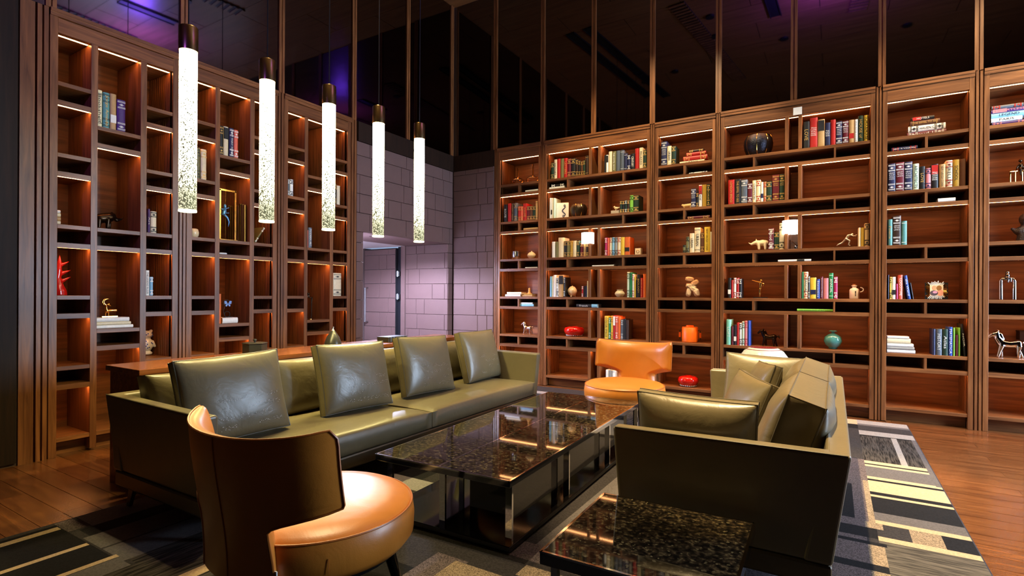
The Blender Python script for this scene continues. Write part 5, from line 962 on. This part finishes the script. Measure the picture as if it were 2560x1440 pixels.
blob('ram', [T([P(560, 1012), P(595, 1008), P(632, 1006)], .014, .012, .011), T([P(560, 1010), P(555, 985), P(562, 968)], .014, .01, .01), ('s', P(575, 962), .011), T([P(580, 962), P(592, 974)], .008, .004), T([P(552, 1015), P(548, 1068)], .007, .005), T([P(572, 1015), P(574, 1068)], .007, .005)] + [T([P(572 - 8 - 30 * math.sin(a) , 955 - 2 + 24 * (math.cos(a) - .3), sgn * .012) for a in [.3 + k * .42 for k in range(9)]], .006, .003) for sgn in (-1, 1)], BRASS, t.o, .0035)
PORC = flat('white_porcelain', srgb(226, 228, 236), .2, coat=.5)
t = Tr('porcelain_bear', 'blue and white porcelain bear figurine on the red coral bookcase', 'figurine', 'lA', A2, 868, S[4], .3); bb = blob('bear', [('s', (0, 0, .018), (.04, .04, .02)), ('s', (0, 0, .095), (.044, .042, .065)), ('s', (0, 0, .185), (.038, .036, .038)), ('s', (-.028, 0, .218), .014), ('s', (.028, 0, .218), .014), T([(.03, -.02, .12), (.045, -.03, .08)], .016, .012), T([(-.03, -.02, .12), (-.045, -.03, .08)], .016, .012), ('s', (0, -.034, .178), .014)], PORC, t.o, .005)
mb = MB(); rr = random.Random(5)
for k in range(26):
    a = rr.uniform(-math.pi, 0); z = rr.choice([rr.uniform(.06, .13), rr.uniform(.165, .2)]); R = .0445 if z < .14 else .0385; f = math.sqrt(max(.05, 1 - ((z - (.095 if z < .14 else .185)) / (.066 if z < .14 else .039)) ** 2)); mb.ball((R * f * math.cos(a), R * f * .97 * math.sin(a), z), .006, 6)
mb.build('blue_sprigs', bmat('U'), bb, world=False)['kind'] = 'stuff'
t = Tr('lizard_frame', 'gold standing frame with a blue jewelled lizard on its rod', 'sculpture', 'lB', B4, 462, 1.773, .08); P = t.P; mb = MB(); zt = t.P(395, -100)[2]
for x in (392, 530): mb.box(P(x, 350)[0] - .008, P(x, 350)[0] + .008, -.008, .008, 0, zt)
x0, x1 = P(392, 350)[0], P(530, 350)[0]; mb.box(x0 - .008, x1 + .008, -.008, .008, zt - .012, zt + .004).box(x0 - .008, x1 + .008, -.03, .03, 0, .008); mb.tube([(P(445, 350)[0], 0, 0), (P(445, 350)[0], 0, zt)], .004, 8); mb.build('frame', BRASS, t.o, world=False)
JEWEL = flat('blue_jewels', srgb(96, 150, 190), .15, .5, var=.8, scale=120)
blob('lizard', [T([P(428, 100, -.012), P(420, 125, -.014)], .022, .018), ('s', P(433, 55, -.014), (.016, .012, .02)), T([P(432, 75, -.012), P(428, 100, -.012)], .014, .02), T([P(430, 85, -.014), P(470, 70, -.016)], .007, .004), T([P(425, 120, -.014), P(470, 118, -.016)], .007, .004), T([P(420, 85, -.014), P(398, 80, -.016)], .007, .004), T([P(418, 125, -.014), P(400, 130, -.016)], .007, .004), T([P(425, 130, -.012), P(455, 160, -.014), P(470, 200, -.014), P(463, 242, -.014)], .013, .01, .007, .002)], JEWEL, t.o, .0035)
t = Tr('fluted_gold_screen', 'fluted gold metal screen standing against the shelf side behind the lizard frame', 'ornament', 'lB', B4, 605, 1.775, .33); mb = MB(); zt = .37
t.o.location.y = 3.182; t.o.location.x = XW - .2
for k in range(9): mb.tube([(0, -.14 + k * .034, 0), (0, -.14 + k * .034, zt + .008 * (k % 3))], .017, 10)
mb.build('flutes', flat('aged_gold', srgb(120, 88, 34), .34, .9), t.o, smooth=60, world=False)
t = Tr('butterfly_ornament', 'blue butterfly on dark rings standing on a thick white book', 'ornament', 'lB', B4, 465, .96 + .0545, .1); P = t.P; mb = MB().box(-.03, .04, -.02, .02, 0, .006)
for cx, cz, r in ((460, 1028, .028), (452, 925, .03)): c = P(cx, cz); mb.tube([(c[0] + r * math.cos(a), 0, c[2] + r * math.sin(a)) for a in [k * math.pi / 10 for k in range(20)]], .003, 6, closed=True)
mb.tube([P(440, 1045), P(425, 1000), P(440, 950)], .003, 6); mb.build('rings', BLACK, t.o, smooth=True, world=False)
mb = MB(); c = P(462, 938)
for sx, sz, r in ((1, 1, .034), (-1, 1, .034), (1, -1, .022), (-1, -1, .022)): mb.prism([(c[0], c[2]), (c[0] + sx * r * .5, c[2] + sz * r), (c[0] + sx * r * 1.1, c[2] + sz * r * .9), (c[0] + sx * r, c[2] + sz * r * .1)], -.012, -.008, 'y')
mb.build('wings', flat('butterfly_blue', srgb(110, 150, 210), .3), t.o, world=False)
t = Tr('small_tan_jar', 'small pale tan jar on the lizard bookcase, left column', 'jar', 'lB', B4, 152, S[2], .12); t.lathe('body', [(.03, 0), (.045, .02), (.048, .05), (.04, .08), (.03, .085)], CREAM)
t = Tr('crane_sculpture', 'slim metal crane sculpture with a round foot', 'sculpture', 'lC', D6, 358, .96, .1); P = t.P; t.lathe('foot', [(.035, 0), (.035, .006), (.005, .008)], BRASS); mb = MB().tube([P(375, 1095), P(377, 1000), P(377, 910), P(380, 860), P(350, 862), P(345, 830)], [.005, .005, .007, .01, .008, .005], 8); mb.build('body', DKBRONZE, t.o, smooth=True, world=False); mb = MB().ball(P(342, 825), .018, 8).tube([P(342, 825), P(335, 862)], [.008, .002], 6); mb.build('head', DKBRONZE, t.o, smooth=True, world=False)
# big white vase, card on the frame
t = thing('white_floor_vase', 'big white ceramic floor vase with a dark red rim line, behind the sofa', 'vase', (-.575, 5.6, RZ)); VW = flat('white_crackle_glaze', srgb(226, 226, 210), .15, coat=.5)
MB().lathe([(.15, 0), (.16, .01), (.19, .2), (.215, .45), (.225, .58), (.212, .66), (.172, .715), (.13, .742), (.115, .747), (.1, .737), (.09, .68)], 48).build('body', VW, t, smooth=60, world=False)
MB().lathe([(.152, .7305), (.146, .7335)], 48).build('rim_line', flat('oxblood_glaze', srgb(140, 40, 50), .2), t, smooth=True, world=False)
MB().lathe([(.1165, .7478), (.1012, .738)], 48).build('mouth_rim', MATS['oxblood_glaze'], t, smooth=True, world=False)
p = on_y(1994, 277, YW - .03); tag(MB().box(p.x - .042, p.x + .042, YW - .027, YW - .022, p.z - .04, p.z + .04).build('white_card', WHITE), 'small white card stuck on the bookcase frame above the fourth bookcase', 'card')
